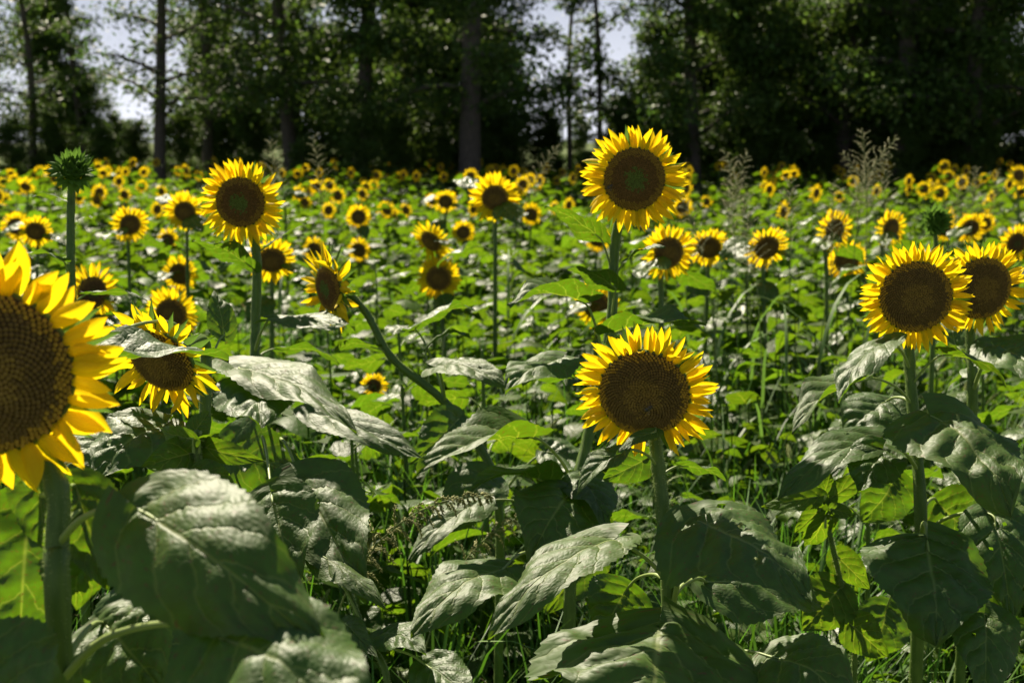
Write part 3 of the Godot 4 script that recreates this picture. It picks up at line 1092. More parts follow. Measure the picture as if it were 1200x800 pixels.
	for i in 18:
		var px := 370.0 + 46.0 * i
		stand.append(["bushy2", px + rng.randf_range(-14, 14), rng.randf_range(31.5, 34.5), rng.randf_range(0.16, 0.24) if absf(px - 690.0) < 45.0 else rng.randf_range(0.28, 0.44), rng.randf() * TAU])
	for t in stand:
		var w := at(t[1], 200, t[2])
		var called := "sapling" if t[0] == "sapling" else ("bushy_tree" if t[0].begins_with("bushy") else "tree")
		var label: String = t[5] if t.size() > 5 else text[t[0]][0]
		var group: String = text[t[0]][1]
		if called == "bushy_tree" and t[3] < 0.5:
			called = "shrub"
			label = "low rounded shrub growing at the foot of the tree belt"
			group = "shrubs along the foot of the tree belt"
		set_down(kinds[t[0]], Vector3(w.x, 0, w.z), t[4], called, label, "shrub" if called == "shrub" else "tree", group, t[3], rng.randf_range(-0.06, 0.06))
	for k in kinds:
		kinds[k].free()


func spot_in_view(near: float, far: float, bias: float, widen := 1.25) -> Vector3:
	var d := lerpf(near, far, pow(rng.randf(), bias))
	return Vector3(rng.randf_range(-1.0, 1.0) * (0.34 * widen * d + 0.6), 0, -d)

func build_undergrowth() -> void:
	var sprigs := []
	for k in 6:
		sprigs.append(weed_sprig([0.5, 0.65, 0.8, 0.42, 0.72, 0.9][k], [9, 11, 13, 8, 12, 14][k]))
	var spots := []
	for i in 4300:
		var p := spot_in_view(3.4, 31.0, 0.8)
		var s := rng.randf_range(0.65, 1.1) * (1.0 + 0.1 * smoothstep(7.0, 14.0, -p.z))
		if noise.get_noise_2d(p.x * 30.0, p.z * 30.0) < -0.16 and p.z > -11.0:
			s *= 0.45
		spots.append(Transform3D(Basis(Vector3.UP, rng.randf_range(-0.6, 0.6)) * s, p))
	for i in 330:
		var near := at([rng.randf_range(330, 720), rng.randf_range(820, 1020)][i % 2], 400, rng.randf_range(3.2, 6.5))
		spots.append(Transform3D(Basis(Vector3.UP, rng.randf_range(-0.6, 0.6)) * rng.randf_range(0.4, 0.75), Vector3(near.x, 0, near.z)))
	scatter("undergrowth", sprigs, spots, "knee-high leafy ground cover filling the field between the sunflowers", "undergrowth")
	var tufts := []
	for k in 5:
		tufts.append(grass_tuft(k, [0.35, 0.5, 0.6, 0.45, 0.75][k]))
	spots = []
	for i in 3000:
		var p := spot_in_view(2.2, 16.0, 1.1)
		spots.append(Transform3D(Basis(Vector3.UP, rng.randf() * TAU) * rng.randf_range(0.6, 1.2), p))
	for i in 420:
		var near := at([rng.randf_range(350, 720), rng.randf_range(830, 1010)][i % 2], 400, rng.randf_range(3.0, 6.2))
		spots.append(Transform3D(Basis(Vector3.UP, rng.randf() * TAU) * rng.randf_range(0.8, 1.35), Vector3(near.x, 0, near.z)))
	scatter("grass", tufts, spots, "green grass growing between the sunflower plants", "grass")


func build_field() -> void:
	var mids := []
	for k in 10:
		mids.append(field_plant([0.95, 1.05, 1.15, 1.25, 1.35, 1.1, 1.2, 1.0, 1.3, 1.15][k], rng.randf_range(0.050, 0.066), rng.randf_range(0.046, 0.058), [-18, 10, 0, 30, -8, 42, -36, 5, 14, -12][k], [12, 4, 24, 8, 15, 2, 32, 10, -6, 16][k], "young" if k % 4 == 1 else "ripe", 9, true))
	var fars := []
	for k in 8:
		fars.append(field_plant(1.0 + 0.05 * k, rng.randf_range(0.050, 0.064), rng.randf_range(0.046, 0.056), [-20, 40, 0, 25, -55, 62, -34, 8][k], [10, 4, 38, 8, 14, 26, 45, -12][k], "ripe", 8, false))
	var buds := [field_plant(1.25, 0.042, 0.03, 160, 10, "bud", 9, true), field_plant(1.1, 0.036, 0.03, -140, -30, "bud", 9, true)]
	var mid_label := "sunflower in full bloom on a leafy stalk in the middle of the field"
	var mid_group := "sunflowers in the middle of the field"
	for f in [[505, 283, 48, "upper of two blooms standing close above each other beside the bent stalk"], [514, 326, 48, "lower of two blooms standing close above each other beside the bent stalk"],
			[580, 232, 55, "bloom on a tall thin stalk rising alone beside the tall sunflower"], [152, 263, 40], [216, 248, 44, "bloom touching the side of the upright green-centred sunflower's head"],
			[318, 305, 52, "bloom half hidden behind the upright sunflower's stalk, just below its head"], [108, 343, 62, "drooping dark-disced bloom between the bud's tall stalk and the ragged flower"], [41, 271, 38], [18, 265, 31], [210, 321, 42],
			[784, 296, 62, "larger of two blooms side by side next to the tall sunflower's stalk"], [831, 290, 46, "smaller of two blooms side by side next to the tall sunflower's stalk"], [899, 290, 48, "bloom tangled in tan seeding grass beside a group of stalks"],
			[979, 270, 46, "upper of two blooms leaning together beside the ripe pair"], [993, 306, 46, "lower of two blooms leaning together beside the ripe pair"], [1045, 268, 42, "bloom rising just above the ripe head on the bare green stalk"],
			[699, 358, 56, "bloom half hidden behind the tall sunflower's stalk"], [420, 254, 28], [368, 293, 30], [543, 272, 26], [522, 236, 27], [622, 251, 25], [1138, 267, 34], [1192, 285, 40], [800, 243, 24], [196, 281, 25],
			[438, 452, 30, "low bloom buried in leaves under the bent stalk"], [200, 368, 60, "bloom peeping out right above the ragged hanging flower"], [62, 338, 34], [420, 293, 28], [1106, 268, 28], [1155, 262, 24], [700, 280, 30], [740, 246, 30]]:
		plant_at(mids, f[0], f[1], f[2] * 1.1, "sunflower", f[3] if f.size() > 3 else mid_label, "sunflower", mid_group)
	for f in [[338, 226, 22], [826, 318, 26]]:
		plant_at(buds, f[0], f[1], f[2], "sunflower", "green unopened sunflower bud on a stalk amid the blooming ones", "sunflower", "unopened buds in the field")
	var far_label := "small sunflower in bloom in the far rows towards the trees"
	var far_group := "sunflowers in the far rows of the field"
	for f in [[92, 231, 17], [112, 234, 20], [145, 228, 18], [184, 245, 20], [166, 218, 16], [188, 224, 15], [385, 246, 20], [357, 237, 18], [355, 224, 19], [395, 229, 21], [424, 227, 17], [450, 246, 20], [460, 250, 19], [475, 246, 18], [488, 206, 13], [520, 207, 13], [546, 208, 12], [467, 207, 12], [555, 245, 17], [628, 218, 14], [667, 240, 18], [650, 243, 16], [805, 221, 20], [828, 236, 15], [896, 219, 17], [930, 199, 14], [954, 226, 15], [984, 230, 14], [1000, 212, 14], [1028, 224, 17], [1031, 204, 13], [1102, 226, 20], [1092, 208, 13], [1105, 196, 13], [1133, 200, 14], [1118, 212, 13], [1158, 240, 18], [1162, 231, 17], [1066, 212, 16], [1066, 222, 14], [1085, 226, 15], [1195, 205, 26], [1197, 225, 20], [12, 203, 13], [40, 205, 14], [58, 200, 15], [118, 203, 13], [125, 200, 13], [70, 213, 14], [28, 218, 14], [170, 200, 12], [208, 200, 12]]:
		plant_at(fars, f[0], f[1], f[2], "sunflower", far_label, "sunflower", far_group)
	for i in 185:
		var d := lerpf(11.0, 30.0, pow(rng.randf(), 0.5))
		var px := rng.randf_range(-40.0, 1240.0)
		var py := 165.0 + FOCAL_PX * rng.randf_range(0.40, 0.72) / d
		plant_at(fars, px, py, FOCAL_PX * rng.randf_range(0.14, 0.205) / d, "sunflower", far_label, "sunflower", far_group)
	for m in mids + fars + buds:
		m.node.free()


func build_heroes() -> void:
	# the large one that leans into the picture
	hero_plant("sunflower", "large ripe sunflower cropped by the frame, its grey leaf drooping over the grass", [[62, 560, 1.47], [66, 640, 1.46], [68, 745, 1.45]],
		{"x": -18, "y": 438, "d": 1.42, "yaw": 8, "down": 8, "disc": 0.083, "petal": 0.045, "kind": "ripe", "broad": 1.3, "count": 62, "droop": 0.0},
		[
			{"f": [70, 640, 1.45], "b": [166, 600, 1.36], "t": [390, 772, 1.24], "up": Vector3(-0.22, 0.70, 0.64), "w": 0.15, "sag": 0.04, "fold": -0.12, "curl": 0.6},
			{"f": [80, 860, 1.40], "b": [262, 750, 1.27], "t": [446, 880, 1.16], "up": Vector3(-0.1, 0.85, 0.45), "w": 0.17, "sag": 0.03, "fold": -0.1, "curl": 0.5},
			{"f": [60, 780, 1.40], "b": [-30, 790, 1.34], "t": [112, 860, 1.28], "up": Vector3(0.0, 0.35, 0.95), "w": 0.14, "sag": 0.01},
			{"f": [62, 590, 1.47], "b": [34, 596, 1.56], "t": [22, 768, 1.56], "up": Vector3(0.25, 0.2, 0.95), "w": 0.15, "sag": 0.02},
			{"f": [64, 610, 1.47], "b": [88, 570, 1.56], "t": [126, 692, 1.56], "up": Vector3(0.3, 0.3, 0.9), "w": 0.085, "sag": 0.02},
			{"f": [66, 640, 1.47], "b": [104, 600, 1.58], "t": [88, 716, 1.58], "up": Vector3(0.1, 0.2, 0.95), "w": 0.10, "sag": 0.02},
			{"f": [62, 590, 1.47], "b": [46, 556, 1.52], "t": [58, 645, 1.52], "up": Vector3(-0.1, 0.4, 0.9), "w": 0.075, "sag": 0.012},
			{"f": [66, 800, 1.45], "b": [120, 730, 1.6], "t": [190, 810, 1.55], "up": Vector3(0.0, 0.7, 0.7), "w": 0.15, "sag": 0.02},
		], 0.0125)
	# the ripe head in the middle
	var b := hero_plant("sunflower", "ripe sunflower with drooping brown head above big dark leaves, bee on it", [[771, 540, 2.23], [777, 600, 2.22], [785, 735, 2.2]],
		{"x": 755, "y": 462, "d": 2.17, "yaw": -12, "down": 14, "disc": 0.068, "petal": 0.037, "kind": "ripe", "count": 84, "skip": [-80]},
		[
			{"f": [790, 735, 2.2], "b": [815, 612, 2.14], "t": [952, 704, 1.98], "up": Vector3(0.12, 0.82, 0.52), "w": 0.21, "sag": 0.03, "fold": -0.12, "curl": 0.5},
			{"f": [780, 690, 2.2], "b": [716, 634, 2.16], "t": [572, 752, 1.98], "up": Vector3(-0.32, 0.84, 0.36), "w": 0.135, "sag": 0.03, "fold": 0.05, "curl": 0.45},
			{"f": [786, 745, 2.2], "b": [772, 738, 2.06], "t": [752, 900, 1.84], "up": Vector3(0.0, 0.62, 0.78), "w": 0.36, "sag": 0.05, "fold": -0.25, "curl": 0.5},
			{"f": [790, 800, 2.2], "b": [905, 770, 2.05], "t": [1010, 840, 1.95], "up": Vector3(0.1, 0.7, 0.7), "w": 0.14, "sag": 0.03},
			{"f": [782, 700, 2.2], "b": [830, 682, 2.34], "t": [965, 712, 2.42], "up": Vector3(0.1, 0.75, 0.5), "w": 0.16, "sag": 0.03},
			{"f": [780, 680, 2.2], "b": [735, 690, 2.36], "t": [700, 745, 2.36], "up": Vector3(0.0, 0.1, 0.95), "w": 0.12, "sag": 0.01},
			{"f": [772, 560, 2.2], "b": [800, 546, 2.25], "t": [852, 564, 2.28], "up": Vector3(0.0, 0.8, -0.35), "w": 0.05, "sag": 0.008},
			{"f": [772, 555, 2.2], "b": [760, 536, 2.27], "t": [706, 562, 2.3], "up": Vector3(0.1, 0.1, 0.95), "w": 0.06, "sag": 0.008},
			{"f": [772, 550, 2.2], "b": [728, 530, 2.14], "t": [676, 580, 2.1], "up": Vector3(-0.5, 0.7, 0.5), "w": 0.055, "sag": 0.012, "fold": 0.3},
			{"f": [774, 520, 2.2], "b": [768, 506, 2.13], "t": [722, 532, 2.05], "up": Vector3(-0.2, 0.75, 0.6), "w": 0.03, "sag": 0.006},
		], 0.0115)
	bee(at(760, 478, 2.145), facing(-12, 14), "small dark bee on the drooping ripe sunflower head")
	# the tall one
	hero_plant("sunflower", "tall sunflower with green-centred disc standing above the field, bee on it", [[721, 285, 2.98], [716, 380, 2.98], [692, 500, 2.95], [676, 575, 2.9], [668, 700, 2.85]],
		{"x": 744, "y": 210, "d": 2.88, "yaw": 6, "down": 4, "disc": 0.062, "petal": 0.040, "kind": "young", "count": 86},
		[
			{"f": [716, 380, 2.95], "b": [722, 338, 2.92], "t": [664, 316, 2.9], "up": Vector3(0.2, 0.75, -0.5), "w": 0.085, "sag": 0.012},
			{"f": [706, 420, 2.95], "b": [686, 356, 2.85], "t": [594, 357, 2.72], "up": Vector3(0.0, 0.95, -0.05), "w": 0.12, "sag": 0.02, "fold": 0.5, "curl": 0.0},
			{"f": [718, 330, 2.95], "b": [738, 302, 2.95], "t": [780, 288, 2.9], "up": Vector3(0.0, 0.95, 0.12), "w": 0.07, "sag": 0.008},
			{"f": [718, 330, 2.95], "b": [704, 280, 2.97], "t": [638, 243, 2.95], "up": Vector3(0.3, 0.7, -0.5), "w": 0.085, "sag": 0.012},
			{"f": [706, 430, 2.95], "b": [720, 390, 2.75], "t": [828, 380, 2.62], "up": Vector3(0.0, 0.97, -0.02), "w": 0.12, "sag": 0.012, "fold": 0.35, "curl": 0.0},
			{"f": [700, 470, 2.9], "b": [655, 424, 2.75], "t": [592, 462, 2.55], "up": Vector3(-0.05, 0.93, 0.32), "w": 0.13, "sag": 0.02},
			{"f": [700, 470, 2.9], "b": [672, 442, 2.8], "t": [612, 452, 2.7], "up": Vector3(0.0, 0.7, -0.4), "w": 0.08, "sag": 0.015},
			{"f": [674, 575, 2.9], "b": [620, 512, 2.75], "t": [488, 556, 2.55], "up": Vector3(0.05, 0.93, -0.05), "w": 0.14, "sag": 0.02, "fold": 0.5, "curl": 0.0},
			{"f": [672, 590, 2.9], "b": [640, 564, 2.7], "t": [552, 574, 2.55], "up": Vector3(0.0, 0.9, -0.2), "w": 0.10, "sag": 0.02, "fold": 0.4, "curl": 0.0},
			{"f": [674, 575, 2.9], "b": [668, 578, 2.65], "t": [622, 655, 2.5], "up": Vector3(-0.1, 0.55, 0.8), "w": 0.19, "sag": 0.02},
			{"f": [674, 575, 2.9], "b": [682, 562, 2.7], "t": [712, 618, 2.55], "up": Vector3(0.2, 0.6, 0.75), "w": 0.11, "sag": 0.015},
			{"f": [668, 690, 2.8], "b": [588, 668, 2.5], "t": [481, 750, 2.3], "up": Vector3(-0.15, 0.87, 0.42), "w": 0.165, "sag": 0.03, "fold": 0.0},
			{"f": [672, 600, 2.8], "b": [560, 590, 2.85], "t": [478, 662, 2.7], "up": Vector3(-0.3, 0.8, 0.45), "w": 0.10, "sag": 0.02},
			{"f": [672, 600, 2.8], "b": [690, 640, 2.95], "t": [640, 720, 2.9], "up": Vector3(0.0, 0.1, 0.95), "w": 0.13, "sag": 0.02},
		], 0.0115)
	bee(at(714, 219, 2.875), facing(6, 4), "small dark bee on the tall sunflower with green centre")
	# the one above the bent stalk
	hero_plant("sunflower", "upright sunflower with green-centred disc and one pale leaf over the bent stalk", [[300, 300, 3.45], [299, 380, 3.45], [298, 470, 3.4]],
		{"x": 281, "y": 237, "d": 3.38, "yaw": -4, "down": 6, "disc": 0.058, "petal": 0.042, "kind": "young", "count": 70},
		[
			{"f": [299, 330, 3.45], "b": [294, 312, 3.42], "t": [224, 283, 3.36], "up": Vector3(0.1, 0.75, -0.45), "w": 0.10, "sag": 0.015},
			{"f": [302, 420, 3.45], "b": [318, 374, 3.3], "t": [416, 384, 3.12], "up": Vector3(0.0, 0.97, 0.17), "w": 0.14, "sag": 0.012},
			{"f": [299, 500, 3.4], "b": [280, 432, 3.0], "t": [418, 508, 2.72], "up": Vector3(0.05, 0.93, 0.3), "w": 0.15, "sag": 0.035, "fold": 0.1},
			{"f": [299, 500, 3.4], "b": [302, 450, 2.95], "t": [306, 506, 2.75], "up": Vector3(0.0, 0.72, 0.68), "w": 0.19, "sag": 0.02},
			{"f": [299, 500, 3.4], "b": [368, 484, 3.0], "t": [502, 542, 2.85], "up": Vector3(0.1, 0.8, 0.5), "w": 0.10, "sag": 0.015},
			{"f": [299, 420, 3.4], "b": [330, 410, 3.5], "t": [398, 426, 3.55], "up": Vector3(0.0, 0.8, -0.3), "w": 0.09, "sag": 0.02},
			{"f": [299, 540, 3.4], "b": [268, 522, 3.0], "t": [368, 566, 2.95], "up": Vector3(0.1, 0.1, 0.95), "w": 0.16, "sag": 0.02},
			{"f": [299, 560, 3.4], "b": [352, 566, 2.7], "t": [428, 700, 2.5], "up": Vector3(0.1, 0.5, 0.85), "w": 0.20, "sag": 0.03},
			{"f": [299, 560, 3.4], "b": [318, 580, 2.6], "t": [350, 690, 2.5], "up": Vector3(-0.1, 0.4, 0.9), "w": 0.16, "sag": 0.02},
			{"f": [302, 300, 3.45], "b": [314, 288, 3.45], "t": [360, 262, 3.4], "up": Vector3(-0.3, 0.7, 0.0), "w": 0.05, "sag": 0.008},
		], 0.012)
	# the ragged drooping one
	hero_plant("sunflower", "ragged sunflower hanging its head behind a pale curled leaf", [[238, 400, 2.62], [240, 470, 2.62], [236, 600, 2.6]],
		{"x": 188, "y": 424, "d": 2.42, "yaw": -22, "down": 28, "disc": 0.060, "petal": 0.043, "kind": "ripe", "count": 56, "droop": 0.12, "skip": [8]},
		[
			{"f": [238, 420, 2.6], "b": [104, 430, 2.08], "t": [268, 424, 2.16], "up": Vector3(0.0, 0.97, 0.05), "w": 0.13, "sag": 0.018, "fold": 0.3, "curl": 0.0},
			{"f": [238, 440, 2.6], "b": [262, 392, 2.7], "t": [250, 340, 2.75], "up": Vector3(0.4, 0.3, 0.7), "w": 0.06, "sag": 0.01},
			{"f": [238, 520, 2.6], "b": [190, 500, 2.45], "t": [110, 570, 2.3], "up": Vector3(-0.1, 0.75, 0.6), "w": 0.17, "sag": 0.03},
			{"f": [238, 560, 2.6], "b": [150, 520, 2.6], "t": [60, 560, 2.5], "up": Vector3(-0.1, 0.8, 0.5), "w": 0.15, "sag": 0.03},
			{"f": [238, 600, 2.6], "b": [170, 690, 2.2], "t": [200, 810, 2.1], "up": Vector3(0.0, 0.6, 0.75), "w": 0.2, "sag": 0.03},
			{"f": [238, 600, 2.6], "b": [270, 640, 2.6], "t": [330, 720, 2.5], "up": Vector3(0.0, 0.6, 0.75), "w": 0.17, "sag": 0.03},
		], 0.011)
	# the one on the bent stalk
	hero_plant("sunflower", "sunflower turned sideways on a thick slanting bent stalk", [[430, 368, 3.32], [460, 420, 3.3], [516, 466, 3.28], [556, 514, 3.25], [584, 590, 3.2]],
		{"x": 384, "y": 338, "d": 3.3, "yaw": -52, "down": 6, "disc": 0.052, "petal": 0.047, "kind": "young", "count": 36, "droop": 0.1},
		[
			{"f": [526, 470, 3.28], "b": [486, 384, 3.35], "t": [556, 362, 3.45], "up": Vector3(0.0, 0.7, -0.4), "w": 0.12, "sag": 0.02},
			{"f": [470, 424, 3.3], "b": [440, 408, 3.3], "t": [388, 410, 3.3], "up": Vector3(0.0, 0.7, -0.35), "w": 0.08, "sag": 0.015},
			{"f": [500, 450, 3.28], "b": [498, 408, 3.3], "t": [550, 392, 3.35], "up": Vector3(0.0, 0.75, -0.3), "w": 0.09, "sag": 0.02},
			{"f": [520, 472, 3.28], "b": [512, 430, 3.15], "t": [596, 452, 3.0], "up": Vector3(0.0, 0.9, 0.35), "w": 0.11, "sag": 0.02},
			{"f": [545, 500, 3.25], "b": [536, 492, 3.2], "t": [478, 545, 3.1], "up": Vector3(0.1, 0.1, 0.95), "w": 0.11, "sag": 0.02},
			{"f": [600, 590, 3.2], "b": [570, 560, 3.1], "t": [520, 630, 3.0], "up": Vector3(0.0, 0.6, 0.75), "w": 0.14, "sag": 0.02},
			{"f": [600, 590, 3.2], "b": [640, 530, 3.2], "t": [700, 560, 3.2], "up": Vector3(0.0, 0.85, 0.4), "w": 0.13, "sag": 0.02},
		], 0.0095)
	# the pair by the frame
	hero_plant("sunflower", "ripe sunflower with broad brown disc on a bare green stalk, dark heart-shaped leaves below", [[1066, 415, 2.72], [1072, 500, 2.7], [1080, 630, 2.66]],
		{"x": 1074, "y": 348, "d": 2.64, "yaw": -6, "down": 6, "disc": 0.065, "petal": 0.034, "kind": "ripe", "count": 86},
		[
			{"f": [1066, 430, 2.7], "b": [1040, 404, 2.6], "t": [984, 474, 2.45], "up": Vector3(-0.55, 0.75, 0.3), "w": 0.115, "sag": 0.025},
			{"f": [1068, 478, 2.7], "b": [1010, 446, 2.6], "t": [928, 508, 2.48], "up": Vector3(-0.4, 0.88, 0.1), "w": 0.10, "sag": 0.02, "fold": 0.4, "curl": 0.0},
			{"f": [1070, 450, 2.7], "b": [1106, 416, 2.66], "t": [1180, 452, 2.62], "up": Vector3(0.2, 0.8, -0.25), "w": 0.07, "sag": 0.02},
			{"f": [1074, 540, 2.68], "b": [1092, 488, 2.5], "t": [1186, 606, 2.3], "up": Vector3(0.1, 0.8, 0.52), "w": 0.23, "sag": 0.04, "fold": -0.05},
			{"f": [1076, 560, 2.68], "b": [1026, 516, 2.62], "t": [912, 584, 2.5], "up": Vector3(-0.3, 0.85, 0.4), "w": 0.12, "sag": 0.025},
			{"f": [1078, 560, 2.68], "b": [1034, 528, 2.56], "t": [1006, 580, 2.48], "up": Vector3(-0.2, 0.65, 0.7), "w": 0.11, "sag": 0.01},
			{"f": [1080, 625, 2.66], "b": [1087, 634, 2.42], "t": [1098, 756, 2.28], "up": Vector3(0.0, 0.42, 0.9), "w": 0.235, "sag": 0.02, "fold": -0.05},
			{"f": [1080, 640, 2.66], "b": [1164, 604, 2.5], "t": [1186, 734, 2.4], "up": Vector3(-0.1, 0.4, 0.9), "w": 0.14, "sag": 0.02},
			{"f": [1080, 660, 2.66], "b": [1154, 722, 2.4], "t": [1150, 830, 2.3], "up": Vector3(0.0, 0.4, 0.9), "w": 0.12, "sag": 0.02},
			{"f": [1080, 660, 2.66], "b": [1040, 712, 2.85], "t": [1016, 776, 2.85], "up": Vector3(0.0, 0.2, 0.95), "w": 0.12, "sag": 0.02},
			{"f": [1078, 560, 2.68], "b": [1050, 560, 2.8], "t": [1010, 612, 2.8], "up": Vector3(0.0, 0.1, 0.95), "w": 0.13, "sag": 0.02},
			{"f": [1074, 480, 2.7], "b": [1040, 470, 2.8], "t": [990, 520, 2.75], "up": Vector3(-0.1, 0.85, 0.35), "w": 0.13, "sag": 0.02},
			{"f": [1078, 600, 2.68], "b": [1100, 590, 2.82], "t": [1150, 640, 2.85], "up": Vector3(0.0, 0.1, 0.95), "w": 0.14, "sag": 0.02},
		], 0.0115)
	hero_plant("sunflower", "ripe sunflower half hidden behind its neighbour's head by a bare green stalk", [[1138, 400, 3.05], [1140, 480, 3.05]],
		{"x": 1152, "y": 338, "d": 2.98, "yaw": 10, "down": 6, "disc": 0.064, "petal": 0.034, "kind": "ripe", "count": 70},
		[
			{"f": [1138, 460, 3.05], "b": [1170, 408, 2.9], "t": [1246, 476, 2.7], "up": Vector3(0.0, 0.85, 0.45), "w": 0.16, "sag": 0.03},
			{"f": [1140, 520, 3.05], "b": [1160, 545, 2.75], "t": [1240, 620, 2.6], "up": Vector3(0.0, 0.8, 0.5), "w": 0.17, "sag": 0.03},
			{"f": [1138, 440, 3.05], "b": [1120, 404, 3.1], "t": [1100, 376, 3.2], "up": Vector3(0.0, 0.7, -0.4), "w": 0.08, "sag": 0.02},
			{"f": [1138, 500, 3.05], "b": [1150, 440, 3.2], "t": [1200, 420, 3.3], "up": Vector3(0.0, 0.8, -0.3), "w": 0.13, "sag": 0.02},
		], 0.011)
	# the bud
	hero_plant("sunflower", "unopened green sunflower bud on a tall bare stalk above the field", [[83, 222, 3.05], [82, 280, 3.05], [84, 360, 3.05]],
		{"x": 84, "y": 199, "d": 3.0, "yaw": 20, "down": -50, "disc": 0.027, "petal": 0.03, "kind": "bud"},
		[
			{"f": [82, 260, 3.05], "b": [78, 236, 3.05], "t": [36, 230, 3.1], "up": Vector3(0.0, 0.8, -0.3), "w": 0.04, "sag": 0.008},
			{"f": [82, 290, 3.05], "b": [88, 262, 3.06], "t": [112, 256, 3.1], "up": Vector3(0.0, 0.8, -0.3), "w": 0.035, "sag": 0.008},
			{"f": [84, 330, 3.05], "b": [74, 306, 3.0], "t": [22, 300, 2.95], "up": Vector3(0.0, 0.85, -0.2), "w": 0.06, "sag": 0.012},
			{"f": [84, 350, 3.05], "b": [104, 344, 3.05], "t": [172, 352, 3.05], "up": Vector3(0.0, 0.85, -0.2), "w": 0.06, "sag": 0.012},
		], 0.009)
	hero_plant("sunflower", "dark green closed sunflower bud above the two ripe heads", [[1097, 275, 4.55], [1096, 330, 4.55], [1094, 400, 4.5]],
		{"x": 1097, "y": 258, "d": 4.5, "yaw": 25, "down": -15, "disc": 0.030, "petal": 0.03, "kind": "bud"},
		[
			{"f": [1096, 320, 4.55], "b": [1104, 300, 4.5], "t": [1130, 296, 4.4], "up": Vector3(0.0, 0.85, -0.3), "w": 0.05, "sag": 0.008},
			{"f": [1095, 360, 4.55], "b": [1080, 330, 4.5], "t": [1040, 326, 4.4], "up": Vector3(0.0, 0.85, -0.3), "w": 0.07, "sag": 0.01},
		], 0.008)
	# young shoots with bright leaves
	for y in [["young sunflower shoot with bright green leaves beside the ragged drooping flower", [[231, 505, 2.02], [232, 560, 2.02], [230, 640, 2.02]], [
			[[226, 508], [245, 482], 0.035], [[228, 530], [164, 548], 0.06], [[234, 522], [312, 540], 0.04], [[226, 514], [187, 502], 0.035], [[232, 552], [280, 580], 0.05], [[230, 545], [190, 580], 0.05], [[233, 515], [262, 518], 0.03], [[230, 590], [180, 620], 0.06], [[232, 600], [300, 610], 0.07]]],
		["young sunflower shoot with bright green leaves beside the bare green stalk", [[966, 590, 2.6], [976, 640, 2.6], [990, 700, 2.6], [1002, 760, 2.6]], [
			[[958, 582], [893, 594], 0.045], [[962, 596], [932, 624], 0.04], [[972, 584], [1022, 548], 0.045], [[966, 578], [974, 552], 0.03], [[962, 580], [944, 570], 0.025], [[968, 606], [944, 640], 0.06], [[980, 650], [1020, 690], 0.06], [[984, 690], [940, 740], 0.11], [[996, 730], [1040, 770], 0.08], [[974, 596], [1000, 604], 0.03]]]]:
		var pl := hero_plant("sunflower_shoot", y[0], y[1], {}, [], 0.005, Vector3.ZERO, "young plant")
		var d: float = y[1][0][2]
		for l in y[2]:
			var bs := at(l[0][0], l[0][1], d + rng.randf_range(-0.03, 0.03))
			hero_leaf(pl, bs + Vector3(0, -0.02, 0), bs, at(l[1][0], l[1][1], d + rng.randf_range(-0.05, 0.08)), Vector3(rng.randf_range(-0.3, 0.3), rng.randf_range(-0.1, 0.45), 0.9), l[2], 0.006, 0.15, 0.3, 0.0, M.young_leaf)
	# a low plant without a flower in front of the grass
	hero_plant("sunflower_shoot", "flowerless dark-stemmed sunflower plant with one rolled leaf in the grass", [[408, 690, 2.55], [430, 750, 2.5], [455, 810, 2.45]], {}, [
		{"f": [425, 735, 2.5], "b": [374, 650, 2.55], "t": [452, 712, 2.45], "up": Vector3(0.3, 0.7, 0.5), "w": 0.07, "sag": 0.012, "fold": -0.3},
		{"f": [430, 750, 2.5], "b": [405, 730, 2.5], "t": [442, 770, 2.4], "up": Vector3(-0.4, 0.7, 0.5), "w": 0.05, "sag": 0.01},
		{"f": [440, 780, 2.5], "b": [452, 742, 2.5], "t": [500, 770, 2.4], "up": Vector3(0.1, 0.85, 0.5), "w": 0.09, "sag": 0.015},
		{"f": [440, 780, 2.5], "b": [500, 780, 2.45], "t": [560, 830, 2.35], "up": Vector3(0.1, 0.75, 0.6), "w": 0.10, "sag": 0.015},
	], 0.006, Vector3.ZERO, "young plant")
	# flowerless plants that fill the ground between
	var fill := [[0.85, 12], [0.7, 10], [1.0, 13]]
	var protos := []
	for f in fill:
		var g := Node3D.new()
		var path := smooth_path(PackedVector3Array([Vector3.ZERO, Vector3(0.02, f[0] * 0.5, 0.01), Vector3(0, f[0], 0)]), 8)
		part("stem", stem_mesh(path, 0.009, 0.004, 8), g)
		grown_leaves(g, path, f[1], 0.2, 0.99, 0.17, rng.randf() * TAU)
		protos.append(g)
	for i in 90:
		var p := spot_in_view(3.3, 8.0, 1.0, 1.15)
		set_down(protos[i % 3], p, rng.randf_range(-0.7, 0.7), "leafy_plant", "flowerless leafy sunflower plant growing low between the blooming ones", "plant", "flowerless plants between the sunflowers", rng.randf_range(0.7, 1.1))
	for g in protos:
		g.free()


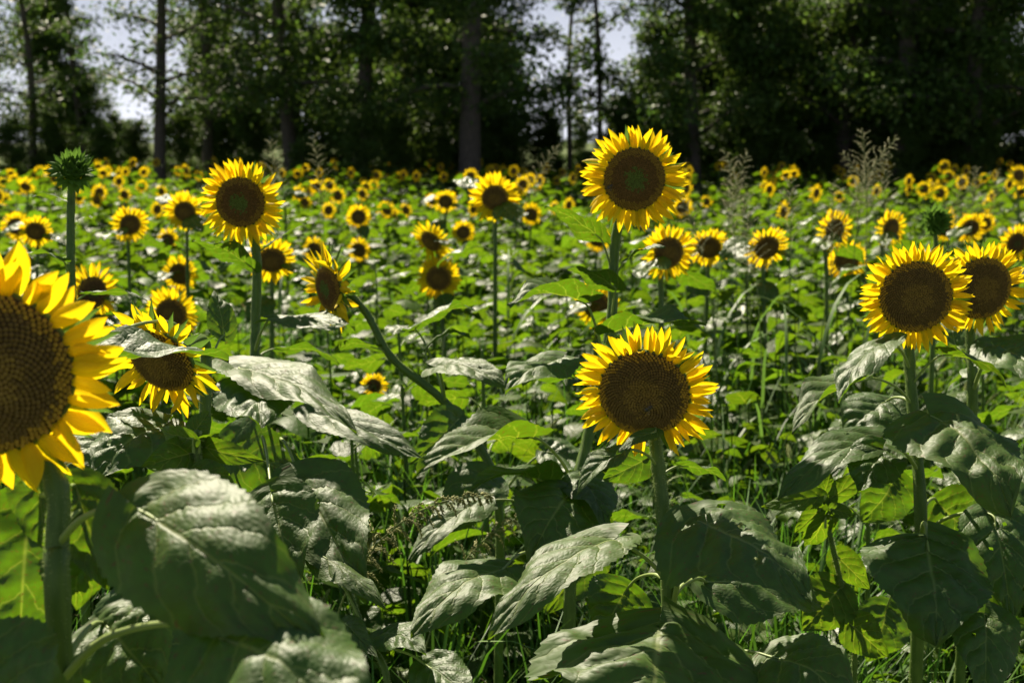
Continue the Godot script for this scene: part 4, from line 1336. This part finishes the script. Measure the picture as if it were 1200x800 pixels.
func build_grasses() -> void:
	var tan_c := Color(0.38, 0.37, 0.18)
	var tall := [panicle_grass(1.7, 0.34, 0.10, 0.3, Vector3(1, 0, 0), tan_c), panicle_grass(1.6, 0.30, 0.09, 0.7, Vector3(0.8, 0, 0.3).normalized(), tan_c), panicle_grass(1.65, 0.32, 0.11, 0.2, Vector3(-1, 0, 0), tan_c)]
	for g in [[0, 836, 178, 5.6, 0.0], [1, 960, 176, 5.4, 0.0], [2, 1016, 152, 5.8, 0.4], [0, 870, 208, 5.6, 2.0], [2, 925, 208, 5.4, 1.0], [1, 1052, 190, 7.0, 3.0], [2, 318, 164, 6.6, 1.2], [0, 380, 160, 6.4, 2.2], [1, 590, 182, 7.0, 0.6], [0, 905, 236, 5.2, 3.6], [2, 1120, 205, 7.5, 1.9], [1, 850, 240, 5.2, 2.6], [0, 1160, 200, 9.0, 0.9], [1, 888, 190, 6.2, 4.4], [0, 1000, 186, 6.4, 5.2], [2, 1036, 176, 6.6, 0.9], [1, 818, 204, 6.2, 3.3], [0, 975, 214, 6.0, 1.4], [2, 1145, 196, 8.2, 4.0]]:
		var w := at(g[1], g[2], g[3])
		var hgt: float = [1.68, 1.5, 1.64][g[0]]
		set_down(tall[g[0]], Vector3(w.x, 0, w.z), g[4], "seeding_grass", "tall tan seeding grass rising above the sunflowers", "grass", "tall seeding grasses", w.y / hgt)
	for t in tall:
		t.free()
	var olive := Color(0.32, 0.32, 0.11)
	var nod := panicle_grass(1.2, 0.34, 0.06, 1.7, Vector3(1, 0, 0.2).normalized(), olive, 46, 14)
	var w1 := at(430, 640, 2.75)
	set_down(nod, Vector3(w1.x - 0.12, 0, w1.z), 0.0, "nodding_grass", "olive grass with drooping seed head beside the dark hanging leaves", "grass", "", 0.98)
	var w2 := at(520, 640, 2.9)
	set_down(nod, Vector3(w2.x - 0.08, 0, w2.z), 0.5, "nodding_grass", "olive grass with drooping seed head beside the pale pleated leaf", "grass", "", 0.88)
	nod.free()
	var fox := [foxtail_grass(0.7), foxtail_grass(0.6), foxtail_grass(0.8)]
	for i in 46:
		var p := spot_in_view(3.2, 7.0, 1.0, 1.1)
		set_down(fox[i % 3], p, rng.randf() * TAU, "foxtail_grass", "foxtail grass with pale bristly heads growing low among the leaves", "grass", "foxtail grasses", rng.randf_range(0.8, 1.15))
	for f in fox:
		f.free()
